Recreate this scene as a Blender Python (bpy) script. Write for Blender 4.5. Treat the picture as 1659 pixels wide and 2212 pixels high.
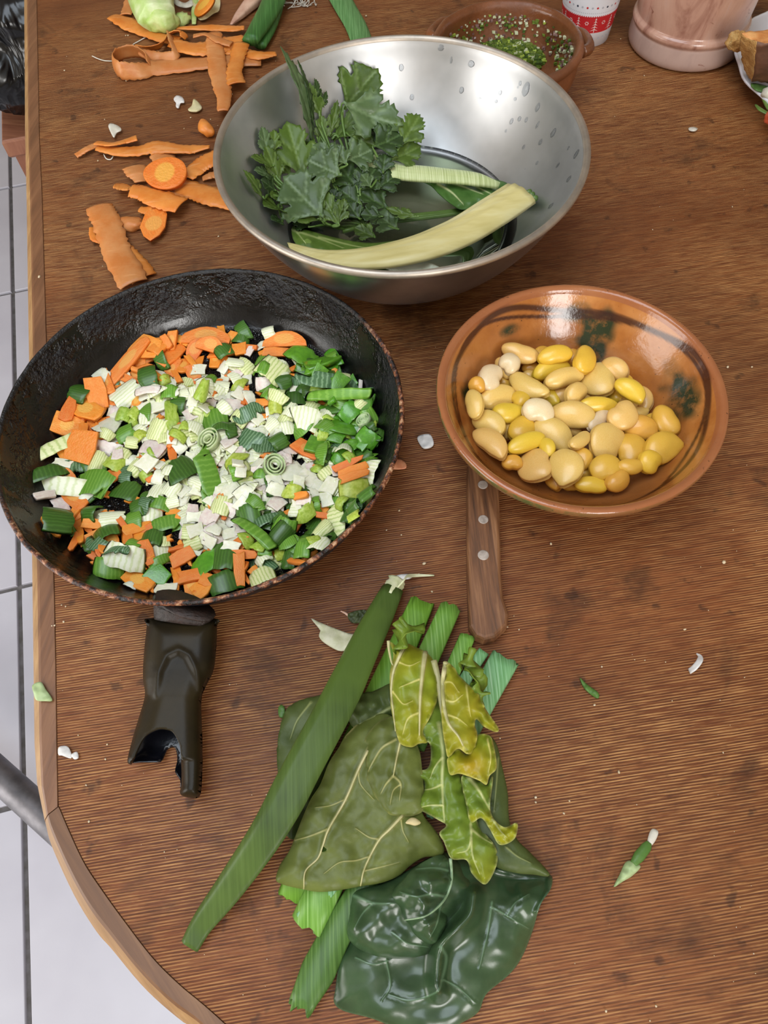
import bpy, bmesh, math, random
import numpy as np
from mathutils import Vector, Matrix, noise as mnoise
from mathutils.geometry import delaunay_2d_cdt

for o in list(bpy.data.objects):
    bpy.data.objects.remove(o)
SC = bpy.context.scene
COL = SC.collection
rnd = random.Random(7)

# ------------------------------------------------------------------ camera
IW, IH, FPX = 1659, 2212, 1600.0
TZ, CH = 0.74, 0.43                      # table top height, camera height above it
DEP, ROLL = math.radians(60.947), math.radians(-3.779)
_c, _s = math.cos(DEP), math.sin(DEP)
FW = np.array([0, _c, -_s]); UP0 = np.array([0, _s, _c]); RT0 = np.array([1.0, 0, 0])
_cr, _sr = math.cos(ROLL), math.sin(ROLL)
RT = _cr * RT0 + _sr * UP0
UP = -_sr * RT0 + _cr * UP0
cd = bpy.data.cameras.new('camera'); cam = bpy.data.objects.new('camera', cd); COL.objects.link(cam)
cam.matrix_world = Matrix(((RT[0], UP[0], -FW[0], 0), (RT[1], UP[1], -FW[1], 0), (RT[2], UP[2], -FW[2], TZ + CH), (0, 0, 0, 1)))
cd.sensor_fit = 'VERTICAL'; cd.sensor_height = 36.0; cd.lens = FPX / IH * 36.0
cd.clip_start = 0.02; cd.clip_end = 60
SC.camera = cam

# ------------------------------------------------------------------ world, lights, exposure
wd = bpy.data.worlds.new('World'); SC.world = wd; wd.use_nodes = True
bg = wd.node_tree.nodes['Background']
bg.inputs[0].default_value = (0.80, 0.90, 1.0, 1); bg.inputs[1].default_value = 0.8
def area(name, loc, target, sx, sy, power, color):
    l = bpy.data.lights.new(name, 'AREA'); l.shape = 'RECTANGLE'; l.size = sx; l.size_y = sy
    l.energy = power; l.color = color
    o = bpy.data.objects.new(name, l); COL.objects.link(o); o.location = loc
    o.rotation_euler = (Vector(target) - Vector(loc)).to_track_quat('-Z', 'Y').to_euler()
    return o
area('window_daylight', (0.62, -2.22, 1.85), (0.0, 0.3, 0.9), 0.75, 1.1, 40, (1.0, 0.97, 0.93))
area('skylight_daylight', (-0.45, 0.0, 2.62), (-0.45, 0.02, 0.0), 1.1, 1.5, 25, (0.82, 0.91, 1.0))
area('door_daylight', (-2.32, -0.45, 1.0), (0.0, 0.25, 0.72), 1.4, 1.9, 46, (1.0, 0.96, 0.90))
SC.view_settings.view_transform = 'Standard'; SC.view_settings.look = 'None'
SC.view_settings.gamma = 1.0; SC.view_settings.use_curve_mapping = False
SC.view_settings.exposure = 0.0

# ------------------------------------------------------------------ helpers
def ray(px, py):
    x = px - IW / 2; y = py - IH / 2
    return FW * FPX + RT * x - UP * y
def P(px, py, h=0.0):
    """photograph pixel -> the point at height h above the table top"""
    d = ray(px, py); t = (CH - h) / -d[2]
    return Vector((d[0] * t, d[1] * t, TZ + h))
def pxm(px, py, h=0.0):
    """metres per pixel there"""
    d = ray(px, py); t = (CH - h) / -d[2]
    return t * float(np.linalg.norm(d)) / FPX * 0.93
def hexc(s):
    s = s.lstrip('#'); v = [int(s[i:i + 2], 16) / 255 for i in (0, 2, 4)]
    return tuple(((c + .055) / 1.055) ** 2.4 if c > .04045 else c / 12.92 for c in v) + (1,)

def tag(o, label=None, cat=None, group=None, kind=None):
    if label: o['label'] = label
    if cat: o['category'] = cat
    if group: o['group'] = group
    if kind: o['kind'] = kind
    return o
def empty(name, loc=(0, 0, 0)):
    o = bpy.data.objects.new(name, None); COL.objects.link(o); o.location = loc; o.empty_display_size = .02
    return o
def thing(name, label, cat, loc=(0, 0, 0), group=None):
    return tag(empty(name, loc), label, cat, group)
def mk(name, v, f, mat, parent=None, smooth=True, attrs=None, mats=None, mi=None):
    q = parent                                   # vertices come in world coordinates, parents are only translated
    off = Vector((0, 0, 0))
    while q: off = off + q.location; q = q.parent
    me = bpy.data.meshes.new(name); me.from_pydata([(p[0] - off.x, p[1] - off.y, p[2] - off.z) for p in v], [], f)
    if mats:
        for m in mats: me.materials.append(m)
        me.polygons.foreach_set('material_index', mi)
    elif mat: me.materials.append(mat)
    if smooth: me.polygons.foreach_set('use_smooth', [True] * len(me.polygons))
    for k, vals in (attrs or {}).items():
        a = me.attributes.new(k, 'FLOAT', 'POINT'); a.data.foreach_set('value', np.asarray(vals, dtype=np.float32))
    me.update()
    o = bpy.data.objects.new(name, me); COL.objects.link(o)
    if parent: o.parent = parent
    return o
def kid(name, v, f, mat, parent, **k):
    """vertices already in the parent's local frame"""
    o = mk(name, v, f, mat, None, **k); o.parent = parent; return o
def inst(o, me_src, label=None, group=None):
    c = me_src.copy(); COL.objects.link(c)
    if label: c['label'] = label
    if group: c['group'] = group
    return c

class MB:
    def __init__(s): s.v = []; s.f = []; s.mi = []
    def add(s, v, f, m=0):
        n = len(s.v); s.v += [tuple(p) for p in v]; s.f += [tuple(i + n for i in q) for q in f]; s.mi += [m] * len(f)
    def build(s, name, mats, parent=None, smooth=True):
        return mk(name, s.v, s.f, None, parent, smooth, mats=mats, mi=s.mi)

def lathe(prof, n=96, c=(0, 0, 0), open_ends=True, wob=None):
    v = []; f = []; m = len(prof)
    for i in range(n):
        a = 2 * math.pi * i / n
        for j, (r, z) in enumerate(prof):
            if wob: r = r + wob(a, z)
            v.append((c[0] + r * math.cos(a), c[1] + r * math.sin(a), c[2] + z))
    for i in range(n):
        k = (i + 1) % n
        for j in range(m - 1):
            f.append((i * m + j, k * m + j, k * m + j + 1, i * m + j + 1))
    return v, f
def crom(pts, n):
    """Catmull-Rom through points of any dimension"""
    p = np.array(pts, float); m = len(p)
    if m == 2: return np.array([p[0] + (p[1] - p[0]) * t for t in np.linspace(0, 1, n)])
    q = np.vstack([2 * p[0] - p[1], p, 2 * p[-1] - p[-2]]); out = []
    for t in np.linspace(0, m - 1 - 1e-9, n):
        i = int(t); u = t - i; a, b, c_, d = q[i:i + 4]
        out.append(.5 * ((2 * b) + (c_ - a) * u + (2 * a - 5 * b + 4 * c_ - d) * u * u + (3 * b - a - 3 * c_ + d) * u ** 3))
    return np.array(out)
def frames(path):
    path = np.asarray(path); t = np.gradient(path, axis=0)
    t /= np.linalg.norm(t, axis=1)[:, None] + 1e-12
    return t
def tube(path, radii, n=8, flat=1.0, up=(0, 0, 1), caps=True, ridge=0, rk=0):
    path = np.asarray(path, float); t = frames(path); v = []; f = []
    up = np.array(up, float); m = len(path)
    for i in range(m):
        s = np.cross(t[i], up); ln = np.linalg.norm(s)
        s = s / ln if ln > 1e-5 else np.array([1., 0, 0])
        u = np.cross(s, t[i]); r = radii[i] if hasattr(radii, '__len__') else radii
        for k in range(n):
            a = 2 * math.pi * k / n; rr = r * (1 + ridge * math.cos(a * rk))
            v.append(path[i] + s * math.cos(a) * rr + u * math.sin(a) * rr * flat)
    for i in range(m - 1):
        for k in range(n):
            l = (k + 1) % n
            f.append((i * n + k, i * n + l, (i + 1) * n + l, (i + 1) * n + k))
    if caps:
        f.append(tuple(range(n - 1, -1, -1))); f.append(tuple((m - 1) * n + k for k in range(n)))
    return v, f
def ribbon(path, widths, rolls, thick=.001, prof=None, nx=6, rough=0, seed=0, up=(0, 0, 1), edge=.15):
    """thick strip along path; prof(s) gives cross profile (dz relative to half width)"""
    path = np.asarray(path, float); m = len(path); t = frames(path); v = []; f = []
    prof = prof or (lambda s: 0.0); up = np.array(up, float)
    R = random.Random(seed)
    jl = [R.uniform(-1, 1) * rough for _ in range(m)]; jr = [R.uniform(-1, 1) * rough for _ in range(m)]
    for side in (1, -1):
        for i in range(m):
            s = np.cross(t[i], up); ln = np.linalg.norm(s); s = s / ln if ln > 1e-5 else np.array([1., 0, 0])
            u = np.cross(s, t[i]); a = rolls[i]
            s2 = s * math.cos(a) + u * math.sin(a); u2 = -s * math.sin(a) + u * math.cos(a)
            for k in range(nx + 1):
                q = -1 + 2 * k / nx
                w = widths[i] / 2 * (1 + (jl[i] if q < 0 else jr[i]) * abs(q))
                tk = thick * (.5 if 0 < k < nx else edge)
                v.append(path[i] + s2 * q * w + u2 * (prof(q) * w + side * tk))
    N = m * (nx + 1)
    for i in range(m - 1):
        for k in range(nx):
            a = i * (nx + 1) + k; b = a + 1; c_ = b + nx + 1; d = a + nx + 1
            f.append((a, b, c_, d)); f.append((N + d, N + c_, N + b, N + a))
        for k in (0, nx):
            a = i * (nx + 1) + k; d = a + nx + 1
            f.append((a, d, N + d, N + a) if k == 0 else (d, a, N + a, N + d))
    for i in (0, m - 1):
        for k in range(nx):
            a = i * (nx + 1) + k
            f.append((a + 1, a, N + a, N + a + 1) if i == 0 else (a, a + 1, N + a + 1, N + a))
    return v, f
def slab(poly, t, bev=.0008, rnd_=0, seed=0):
    """rounded-edge plate from a closed 2D outline (counter-clockwise), z from 0 to t"""
    p = np.array(poly, float); n = len(p)
    if sum(p[i][0] * p[(i + 1) % n][1] - p[(i + 1) % n][0] * p[i][1] for i in range(n)) < 0: p = p[::-1]
    e = np.roll(p, -1, 0) - p; nn = np.stack([-e[:, 1], e[:, 0]], 1); nn /= np.linalg.norm(nn, axis=1)[:, None] + 1e-12
    bi = nn + np.roll(nn, 1, 0); bi /= np.linalg.norm(bi, axis=1)[:, None] + 1e-9
    v = []; f = []
    for off, z in ((bev, 0), (0, bev), (0, t - bev), (bev * .4, t - bev * .3), (bev, t)):
        for q in p + bi * off: v.append((q[0], q[1], z))
    for j in range(4):
        for i in range(n):
            k = (i + 1) % n
            f.append((j * n + i, j * n + k, (j + 1) * n + k, (j + 1) * n + i))
    f.append(tuple(range(n - 1, -1, -1))); f.append(tuple(4 * n + i for i in range(n)))
    return v, f
def blob(name_r, seed, sub=3, amp=.2, freq=1.5):
    bm = bmesh.new(); bmesh.ops.create_icosphere(bm, subdivisions=sub, radius=1)
    off = Vector((seed * 3.1, seed * 1.7, seed * .9))
    v = []
    for q in bm.verts:
        d = q.co.normalized(); k = 1 + amp * mnoise.noise(d * freq + off)
        v.append((d.x * k * name_r[0], d.y * k * name_r[1], d.z * k * name_r[2]))
    f = [tuple(x.index for x in q.verts) for q in bm.faces]; bm.free()
    return v, f
def xf(v, M): return [M @ Vector(p) for p in v]
def aim(p, q, n_hint=Vector((0, 0, 1)), roll=0):
    """matrix with local +Y from p to q and local +Z near n_hint"""
    y = (q - p).normalized(); x = y.cross(n_hint)
    if x.length < 1e-4: x = Vector((1, 0, 0))
    x.normalize(); z = x.cross(y)
    M = Matrix((x, y, z)).transposed().to_4x4(); M.translation = p
    return M @ Matrix.Rotation(roll, 4, 'Y')

# distance helpers for sheets
def seg_dist(pts, poly, closed=False):
    """distance of each pt to a polyline, and the arc fraction there"""
    a = np.array(poly, float); b = np.roll(a, -1, 0) if closed else a[1:]
    if not closed: a = a[:-1]
    d = np.full(len(pts), 1e9); fr = np.zeros(len(pts)); n = len(a)
    for i in range(n):
        e = b[i] - a[i]; L = e @ e + 1e-12
        t = np.clip(((pts - a[i]) @ e) / L, 0, 1); q = a[i] + t[:, None] * e
        dd = np.hypot(*(pts - q).T); m = dd < d; d[m] = dd[m]; fr[m] = (i + t[m]) / n
    return d, fr
def inside(pts, poly):
    x, y = pts[:, 0], pts[:, 1]; r = np.zeros(len(pts), bool); p = np.array(poly, float); n = len(p); j = n - 1
    for i in range(n):
        c_ = ((p[i, 1] > y) != (p[j, 1] > y)) & (x < (p[j, 0] - p[i, 0]) * (y - p[i, 1]) / (p[j, 1] - p[i, 1] + 1e-12) + p[i, 0])
        r ^= c_; j = i
    return r
def tri_fill(outline, step, holes=(), extra=None, near=None):
    o = np.array(outline, float); lo, hi = o.min(0), o.max(0)
    gx, gy = np.meshgrid(np.arange(lo[0], hi[0], step), np.arange(lo[1], hi[1], step * .87))
    gx = gx + (np.arange(gx.shape[0]) % 2)[:, None] * step / 2
    g = np.stack([gx.ravel(), gy.ravel()], 1)
    g = g[inside(g, o)]; d, _ = seg_dist(g, o, True); g = g[d > step * .45]
    if extra is not None and len(extra):
        g = g[near(g)]; ex = extra[inside(extra, o)]; de, _ = seg_dist(ex, o, True); g = np.vstack([g, ex[de > step * .3]])
    for hl in holes:
        dh, _ = seg_dist(g, hl, True); g = g[(~inside(g, hl)) & (dh > step * .3)]
    v = [Vector((float(x), float(y))) for x, y in np.vstack([o, g])]
    n = len(o); e = [(i, (i + 1) % n) for i in range(n)]
    r = delaunay_2d_cdt(v, e, [], 1, 1e-6)
    vv = np.array([(p.x, p.y) for p in r[0]]); ff = [tuple(q) for q in r[2]]
    if holes:
        ff = [q for q in ff if not any(inside(vv[list(q)].mean(0)[None], hl)[0] for hl in holes)]
    return vv, ff
def smooth_closed(pts, n, k=.5, jag=0, seed=0):
    p = [tuple(q) for q in pts]; m = len(p)
    q = crom([p[-2], p[-1]] + p + [p[0], p[1]], n * 2 + 200)
    tt = np.linspace(0, m + 3, len(q)); sel = (tt >= 2) & (tt < m + 2)
    q = q[sel]; d = np.r_[0, np.cumsum(np.hypot(*np.diff(np.vstack([q, q[:1]]), axis=0).T))]
    s = np.linspace(0, d[-1], n, endpoint=False); qq = np.vstack([q, q[:1]])
    out = np.stack([np.interp(s, d, qq[:, 0]), np.interp(s, d, qq[:, 1])], 1)
    if jag:
        R = np.random.RandomState(seed); out += R.normal(0, jag, out.shape)
    return out

# ------------------------------------------------------------------ materials
def NT(name):
    m = bpy.data.materials.new(name); m.use_nodes = True; nt = m.node_tree
    return m, nt, nt.nodes['Principled BSDF']
def nd(nt, t, **k):
    n = nt.nodes.new(t)
    for a, b in k.items(): setattr(n, a, b)
    return n
def L(nt, a, b): nt.links.new(a, b)
def coords(nt, scale=(1, 1, 1), rot=(0, 0, 0), kind='Object'):
    tc = nd(nt, 'ShaderNodeTexCoord'); mp = nd(nt, 'ShaderNodeMapping')
    mp.inputs['Scale'].default_value = scale; mp.inputs['Rotation'].default_value = rot
    L(nt, tc.outputs[kind], mp.inputs[0]); return mp.outputs[0]
def noise(nt, vec, scale, detail=4, rough=.6, dist=0):
    n = nd(nt, 'ShaderNodeTexNoise'); n.inputs['Scale'].default_value = scale; n.inputs['Detail'].default_value = detail
    n.inputs['Roughness'].default_value = rough; n.inputs['Distortion'].default_value = dist
    L(nt, vec, n.inputs['Vector']); return n.outputs[0]
def ramp(nt, fac, stops, interp='LINEAR'):
    r = nd(nt, 'ShaderNodeValToRGB'); r.color_ramp.interpolation = interp; e = r.color_ramp.elements
    while len(e) < len(stops): e.new(.5)
    for i, (p, c_) in enumerate(stops):
        e[i].position = p; e[i].color = c_ if len(c_) == 4 else hexc(c_)
    L(nt, fac, r.inputs[0]); return r.outputs[0]
def vramp(nt, fac, a, b, lo=0., hi=1.):
    r = nd(nt, 'ShaderNodeMapRange'); r.inputs[1].default_value = a; r.inputs[2].default_value = b
    r.inputs[3].default_value = lo; r.inputs[4].default_value = hi; L(nt, fac, r.inputs[0]); return r.outputs[0]
def mixc(nt, fac, a, b, mode='MIX'):
    m = nd(nt, 'ShaderNodeMix', data_type='RGBA', blend_type=mode)
    for s, x in ((0, fac), (6, a), (7, b)):
        if hasattr(x, 'type') and hasattr(x, 'is_linked'): L(nt, x, m.inputs[s])
        elif isinstance(x, str): m.inputs[s].default_value = hexc(x)
        else: m.inputs[s].default_value = x
    return m.outputs[2]
def math_(nt, op, a, b=None):
    m = nd(nt, 'ShaderNodeMath', operation=op)
    for i, x in enumerate((a, b)):
        if x is None: continue
        if hasattr(x, 'is_linked'): L(nt, x, m.inputs[i])
        else: m.inputs[i].default_value = x
    return m.outputs[0]
def bump(nt, b, h, strength=.3, dist=.001):
    n = nd(nt, 'ShaderNodeBump'); n.inputs['Strength'].default_value = strength; n.inputs['Distance'].default_value = dist
    L(nt, h, n.inputs['Height'])
    pr = b.inputs['Normal']
    if pr.is_linked: L(nt, pr.links[0].from_socket, n.inputs['Normal'])
    L(nt, n.outputs[0], pr)
def attr(nt, name):
    a = nd(nt, 'ShaderNodeAttribute'); a.attribute_name = name; return a.outputs['Fac']
def M(name, c1, c2=None, scale=60, rough=.5, bmp=0, bscale=300, coat=0, var=0, metal=0, stretch=(1, 1, 1), spec=.5, sss=0, lo=.35, hi=.65, hue=.02):
    m, nt, b = NT(name); vec = coords(nt, stretch)
    if c2:
        col = mixc(nt, vramp(nt, noise(nt, vec, scale), lo, hi), c1, c2)
    else:
        r = nd(nt, 'ShaderNodeRGB'); r.outputs[0].default_value = hexc(c1); col = r.outputs[0]
    if var:
        oi = nd(nt, 'ShaderNodeObjectInfo'); hs = nd(nt, 'ShaderNodeHueSaturation')
        L(nt, vramp(nt, oi.outputs['Random'], 0, 1, 1 - var, 1 + var), hs.inputs['Value'])
        L(nt, vramp(nt, math_(nt, 'FRACT', math_(nt, 'MULTIPLY', oi.outputs['Random'], 7.31)), 0, 1, .5 - hue, .5 + hue), hs.inputs['Hue'])
        L(nt, col, hs.inputs['Color']); col = hs.outputs[0]
    L(nt, col, b.inputs['Base Color'])
    b.inputs['Roughness'].default_value = rough; b.inputs['Metallic'].default_value = metal
    b.inputs['Coat Weight'].default_value = coat; b.inputs['Coat Roughness'].default_value = .12
    b.inputs['Specular IOR Level'].default_value = spec
    if sss:
        b.inputs['Subsurface Weight'].default_value = sss; b.inputs['Subsurface Scale'].default_value = .004
        b.inputs['Subsurface Radius'].default_value = (1, .6, .3)
    if bmp: bump(nt, b, noise(nt, coords(nt, stretch), bscale, 3), bmp)
    return m

def wood_table():
    m, nt, b = NT('table_veneer'); ang = math.radians(-5.0)
    v = coords(nt, (1, 1, 1), (0, 0, ang))
    def st(sx, sy):
        mp = nd(nt, 'ShaderNodeMapping'); mp.inputs['Scale'].default_value = (sx, sy, 1); L(nt, v, mp.inputs[0]); return mp.outputs[0]
    sx = nd(nt, 'ShaderNodeSeparateXYZ'); L(nt, v, sx.inputs[0])
    warp = noise(nt, st(6, 45), 1.0, 3, .55)
    wv = math_(nt, 'SINE', math_(nt, 'ADD', math_(nt, 'MULTIPLY', sx.outputs[1], 4100.0), math_(nt, 'MULTIPLY', warp, 14.0)))
    rn = noise(nt, st(60, 1500), 1.0, 3, .6, .1)
    ridge = math_(nt, 'ADD', math_(nt, 'MULTIPLY', wv, .105), math_(nt, 'ADD', math_(nt, 'MULTIPLY', rn, .62), .19))  # fine raised grain, about 2 mm apart
    pores = noise(nt, st(110, 800), 1.0, 2, .6)
    band = noise(nt, st(4.5, 11), 1.0, 5, .62, .5)             # broad figure along the grain
    fine = noise(nt, st(14, 90), 1.0, 4, .6, .3)
    blot = noise(nt, v, 8, 5, .62)
    big = noise(nt, v, 3.1, 3, .5)
    worn = vramp(nt, noise(nt, st(5, 9), 1.0, 4, .6), .40, .62)
    near = vramp(nt, sx.outputs[1], .52, .24)                  # the veneer is ridged at this end, still varnished at the far one
    base = ramp(nt, band, [(.30, '#663717'), (.46, '#774521'), (.60, '#834d27'), (.75, '#935d31')])
    base = mixc(nt, vramp(nt, blot, .42, .66, 0, .75), base, '#5a3016')
    base = mixc(nt, vramp(nt, big, .40, .68, 0, .5), base, '#783c16')
    base = mixc(nt, vramp(nt, fine, .54, .74, 0, .14), base, '#a87444')
    base = mixc(nt, vramp(nt, fine, .46, .28, 0, .16), base, '#4c2912')
    amp = math_(nt, 'ADD', math_(nt, 'MULTIPLY', near, .85), .10)
    lt = mixc(nt, math_(nt, 'MULTIPLY', vramp(nt, ridge, .51, .64), math_(nt, 'MULTIPLY', amp, vramp(nt, worn, 0, 1, .25, .85))), base, '#c4925a')
    dk = mixc(nt, math_(nt, 'MULTIPLY', vramp(nt, ridge, .49, .36), math_(nt, 'MULTIPLY', amp, .66)), lt, '#3d1d0c')
    dk = mixc(nt, math_(nt, 'MULTIPLY', vramp(nt, pores, .62, .74), .40), dk, '#2f1608')
    stain = math_(nt, 'MULTIPLY', vramp(nt, noise(nt, v, 15, 5, .65, .4), .57, .68), .60)
    dk = mixc(nt, stain, dk, '#38200f')
    spot = math_(nt, 'MULTIPLY', vramp(nt, noise(nt, v, 70, 3, .5), .65, .72), .55)
    dk = mixc(nt, spot, dk, '#241208')
    L(nt, dk, b.inputs['Base Color'])
    L(nt, vramp(nt, noise(nt, v, 12, 3), .3, .7, .44, .64), b.inputs['Roughness'])
    b.inputs['Specular IOR Level'].default_value = .34
    h = math_(nt, 'MULTIPLY', ridge, math_(nt, 'ADD', math_(nt, 'MULTIPLY', near, .9), .1))
    bump(nt, b, h, .5, .0012)
    return m
def wood(name, c, ang, sx=10, sy=200, rough=.5, off=0):
    m, nt, b = NT(name); v = coords(nt, (1, 1, 1), (0, 0, ang))
    mp = nd(nt, 'ShaderNodeMapping'); mp.inputs['Scale'].default_value = (sx, sy, sx); mp.inputs['Location'].default_value = (off, off, 0); L(nt, v, mp.inputs[0])
    n = noise(nt, mp.outputs[0], 1, 5, .65, .4)
    L(nt, ramp(nt, n, [(.25, c[0]), (.5, c[1]), (.75, c[2])]), b.inputs['Base Color'])
    b.inputs['Roughness'].default_value = rough; bump(nt, b, n, .35, .0008); return m
def leafmat(name, c1, c2, vein, rough=.38, ochre=None, scale=45, coat=0, bs=.25, spec=.28):
    m, nt, b = NT(name); v = coords(nt)
    col = mixc(nt, vramp(nt, noise(nt, v, scale, 5), .36, .64), c1, c2)
    if ochre: col = mixc(nt, attr(nt, 'tone'), col, ochre)
    col = mixc(nt, attr(nt, 'vein'), col, vein)
    L(nt, col, b.inputs['Base Color']); b.inputs['Roughness'].default_value = rough; b.inputs['Specular IOR Level'].default_value = spec; b.inputs['Coat Weight'].default_value = coat
    b.inputs['Coat Roughness'].default_value = .2
    bump(nt, b, noise(nt, v, 260, 4), bs, .0006)
    bump(nt, b, noise(nt, v, 1100, 2), .06, .0003)
    return m
def stripemat(name, c1, c2, freq, axis=0, rough=.35, var=.08):
    """parallel veins of leek and celery pieces, along local Y"""
    m, nt, b = NT(name); v = coords(nt)
    s = nd(nt, 'ShaderNodeSeparateXYZ'); L(nt, v, s.inputs[0])
    w = math_(nt, 'SINE', math_(nt, 'ADD', math_(nt, 'MULTIPLY', s.outputs[axis], freq), math_(nt, 'MULTIPLY', noise(nt, v, 3, 2), 7.0)))
    col = mixc(nt, vramp(nt, w, -.1, 1.0), c1, c2)
    col = mixc(nt, vramp(nt, noise(nt, v, 90, 3), .4, .65, 0, .35), col, c1)
    oi = nd(nt, 'ShaderNodeObjectInfo'); hs = nd(nt, 'ShaderNodeHueSaturation')
    L(nt, vramp(nt, oi.outputs['Random'], 0, 1, 1 - var, 1 + var), hs.inputs['Value']); L(nt, col, hs.inputs['Color'])
    L(nt, hs.outputs[0], b.inputs['Base Color']); b.inputs['Roughness'].default_value = rough; return m
def watermat(name, tint, bscale=26, bs=.06):
    m = bpy.data.materials.new(name); m.use_nodes = True; nt = m.node_tree
    out = nt.nodes['Material Output']; nt.nodes.remove(nt.nodes['Principled BSDF'])
    tr = nd(nt, 'ShaderNodeBsdfTransparent'); tr.inputs[0].default_value = tint
    gl = nd(nt, 'ShaderNodeBsdfGlossy'); gl.inputs['Roughness'].default_value = .03
    fr = nd(nt, 'ShaderNodeFresnel'); fr.inputs['IOR'].default_value = 1.33; mx = nd(nt, 'ShaderNodeMixShader')
    bp = nd(nt, 'ShaderNodeBump'); bp.inputs['Strength'].default_value = bs; bp.inputs['Distance'].default_value = .002
    L(nt, noise(nt, coords(nt), bscale, 2), bp.inputs['Height']); L(nt, bp.outputs[0], gl.inputs['Normal']); L(nt, bp.outputs[0], fr.inputs['Normal'])
    L(nt, fr.outputs[0], mx.inputs[0]); L(nt, tr.outputs[0], mx.inputs[1]); L(nt, gl.outputs[0], mx.inputs[2]); L(nt, mx.outputs[0], out.inputs[0])
    return m
def sheet(name, outline, hf, step, mat, parent, thick=.0007, veins=(), tone=None, holes=(), n=None, jag=0, seed=0, smooth=True, raw=False, pale_edge=0):
    """leaf-like surface: outline in photograph pixels, hf(points, distance to the edge) = height above the table"""
    o = np.array(outline, float) if raw else smooth_closed(outline, n or int(max(40, np.sum(np.hypot(*np.diff(np.array(outline, float), axis=0).T)) / step)), jag=jag, seed=seed)
    ex = []; vl = []
    for vp, w, hh in veins:
        vp = np.array(vp, float); q = crom(vp, int(max(8, np.sum(np.hypot(*np.diff(vp, axis=0).T)) / (step * .75)))); t = frames(q); nrm = np.stack([-t[:, 1], t[:, 0]], 1)
        ww = w * (1 - .65 * np.linspace(0, 1, len(q)))[:, None]
        ex += [q, q + nrm * ww * 1.15, q - nrm * ww * 1.15]; vl.append((q, w))
    near = lambda g: np.all([seg_dist(g, q)[0] > w * 1.2 + step * .45 for q, w in vl], axis=0) if vl else np.ones(len(g), bool)
    p, f = tri_fill(o, step, holes, np.vstack(ex) if ex else None, near)
    d, _ = seg_dist(p, o, True)
    h = hf(p, d); ve = np.zeros(len(p))
    for vp, w, hh in veins:
        vp = crom(vp, max(8, len(vp) * 6)); dd, fr = seg_dist(p, vp)
        ww = w * (1 - .65 * fr); k = np.clip(1.25 - dd / ww, 0, 1); k = k * k * (3 - 2 * k)
        ve = np.maximum(ve, k * (1 - .25 * fr)); h = h + hh * np.exp(-(dd / (ww * 1.1)) ** 2) - hh * .9 * np.exp(-(dd / (ww * 3.5)) ** 2)
    if pale_edge: ve = np.maximum(ve, pale_edge * np.exp(-(d / 2.2) ** 2))
    top = [P(x, y, max(z, .0006)) for (x, y), z in zip(p, h)]
    N = len(top); v = top + [q - Vector((0, 0, thick)) for q in top]
    ff = []; ed = {}
    for t in f:
        a, b, c = [top[i] for i in t]
        if (b - a).cross(c - a).z < 0: t = t[::-1]
        ff.append(t); ff.append(tuple(i + N for i in t[::-1]))
        for i in range(3): ed[(t[i], t[(i + 1) % 3])] = 1
    for (a, b) in list(ed):
        if (b, a) not in ed: ff.append((b, a, a + N, b + N))
    A = {'vein': np.r_[ve, ve]}
    if tone is not None: tn = tone(p, d); A['tone'] = np.r_[tn, tn]
    return mk(name, v, ff, mat, parent, smooth, attrs=A)
def pn(p, sc, seed=0):
    """smooth noise over pixel coordinates"""
    return np.array([mnoise.noise((x / sc, y / sc, seed * 7.7)) for x, y in p])

def ordn(n):
    w = 'first second third fourth fifth sixth seventh eighth ninth tenth eleventh twelfth thirteenth fourteenth fifteenth sixteenth seventeenth eighteenth nineteenth'.split()
    t = ['', '', 'twenty', 'thirty', 'forty', 'fifty', 'sixty', 'seventy', 'eighty', 'ninety']
    n += 1
    if n < 20: return w[n - 1]
    return t[n // 10] + '-' + w[n % 10 - 1] if n % 10 else t[n // 10][:-1] + 'ieth'
# ------------------------------------------------------------------ setting: room, floor
TILE, TANG = 0.3663, math.radians(11.4)
m_tile = M('glazed_floor_tile', '#c3c2cc', '#b5b3be', 3, .28, .02, 40, var=.03, hue=.005)
m_grout = M('grout', '#6e6a6c', '#57534f', 60, .9)
m_wall = M('painted_wall', '#d9cdb8', '#cdbfa8', 2, .8)
m_ceil = M('ceiling_paint', '#e0dcd3', '#d5d0c6', 2, .85)
fl = mk('floor', [(-2.3, -2.2, -.006), (2.5, -2.2, -.006), (2.5, 3.4, -.006), (-2.3, 3.4, -.006), (-2.3, -2.2, -.06), (2.5, -2.2, -.06), (2.5, 3.4, -.06), (-2.3, 3.4, -.06)],
        [(0, 1, 2, 3), (7, 6, 5, 4), (0, 4, 5, 1), (1, 5, 6, 2), (2, 6, 7, 3), (3, 7, 4, 0)], m_grout, smooth=False); tag(fl, kind='structure')
d = ray(41, 1268); t = (TZ + CH) / -d[2]; T0 = Vector((d[0] * t, d[1] * t, 0))
ux = Vector((math.cos(TANG), math.sin(TANG), 0)); uy = Vector((-math.sin(TANG), math.cos(TANG), 0))
g = .0042; a = TILE - 2 * g
tv, tf = slab([(0, 0), (a, 0), (a, a), (0, a)], .008, .0015)
tile0 = None
for i in range(-5, 7):
    for j in range(-5, 9):
        c = T0 + ux * (i * TILE) + uy * (j * TILE)
        cc = c + (ux + uy) * TILE / 2
        if not (-2.1 < cc.x < 2.3 and -2.0 < cc.y < 3.2): continue
        if tile0 is None:
            tile0 = kid('floor_tile', tv, tf, m_tile, fl, smooth=False); o = tile0
        else:
            o = tile0.copy(); COL.objects.link(o)
        o.location = c + (ux + uy) * g + Vector((0, 0, -.008)); o.rotation_euler = (0, 0, TANG)
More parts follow.
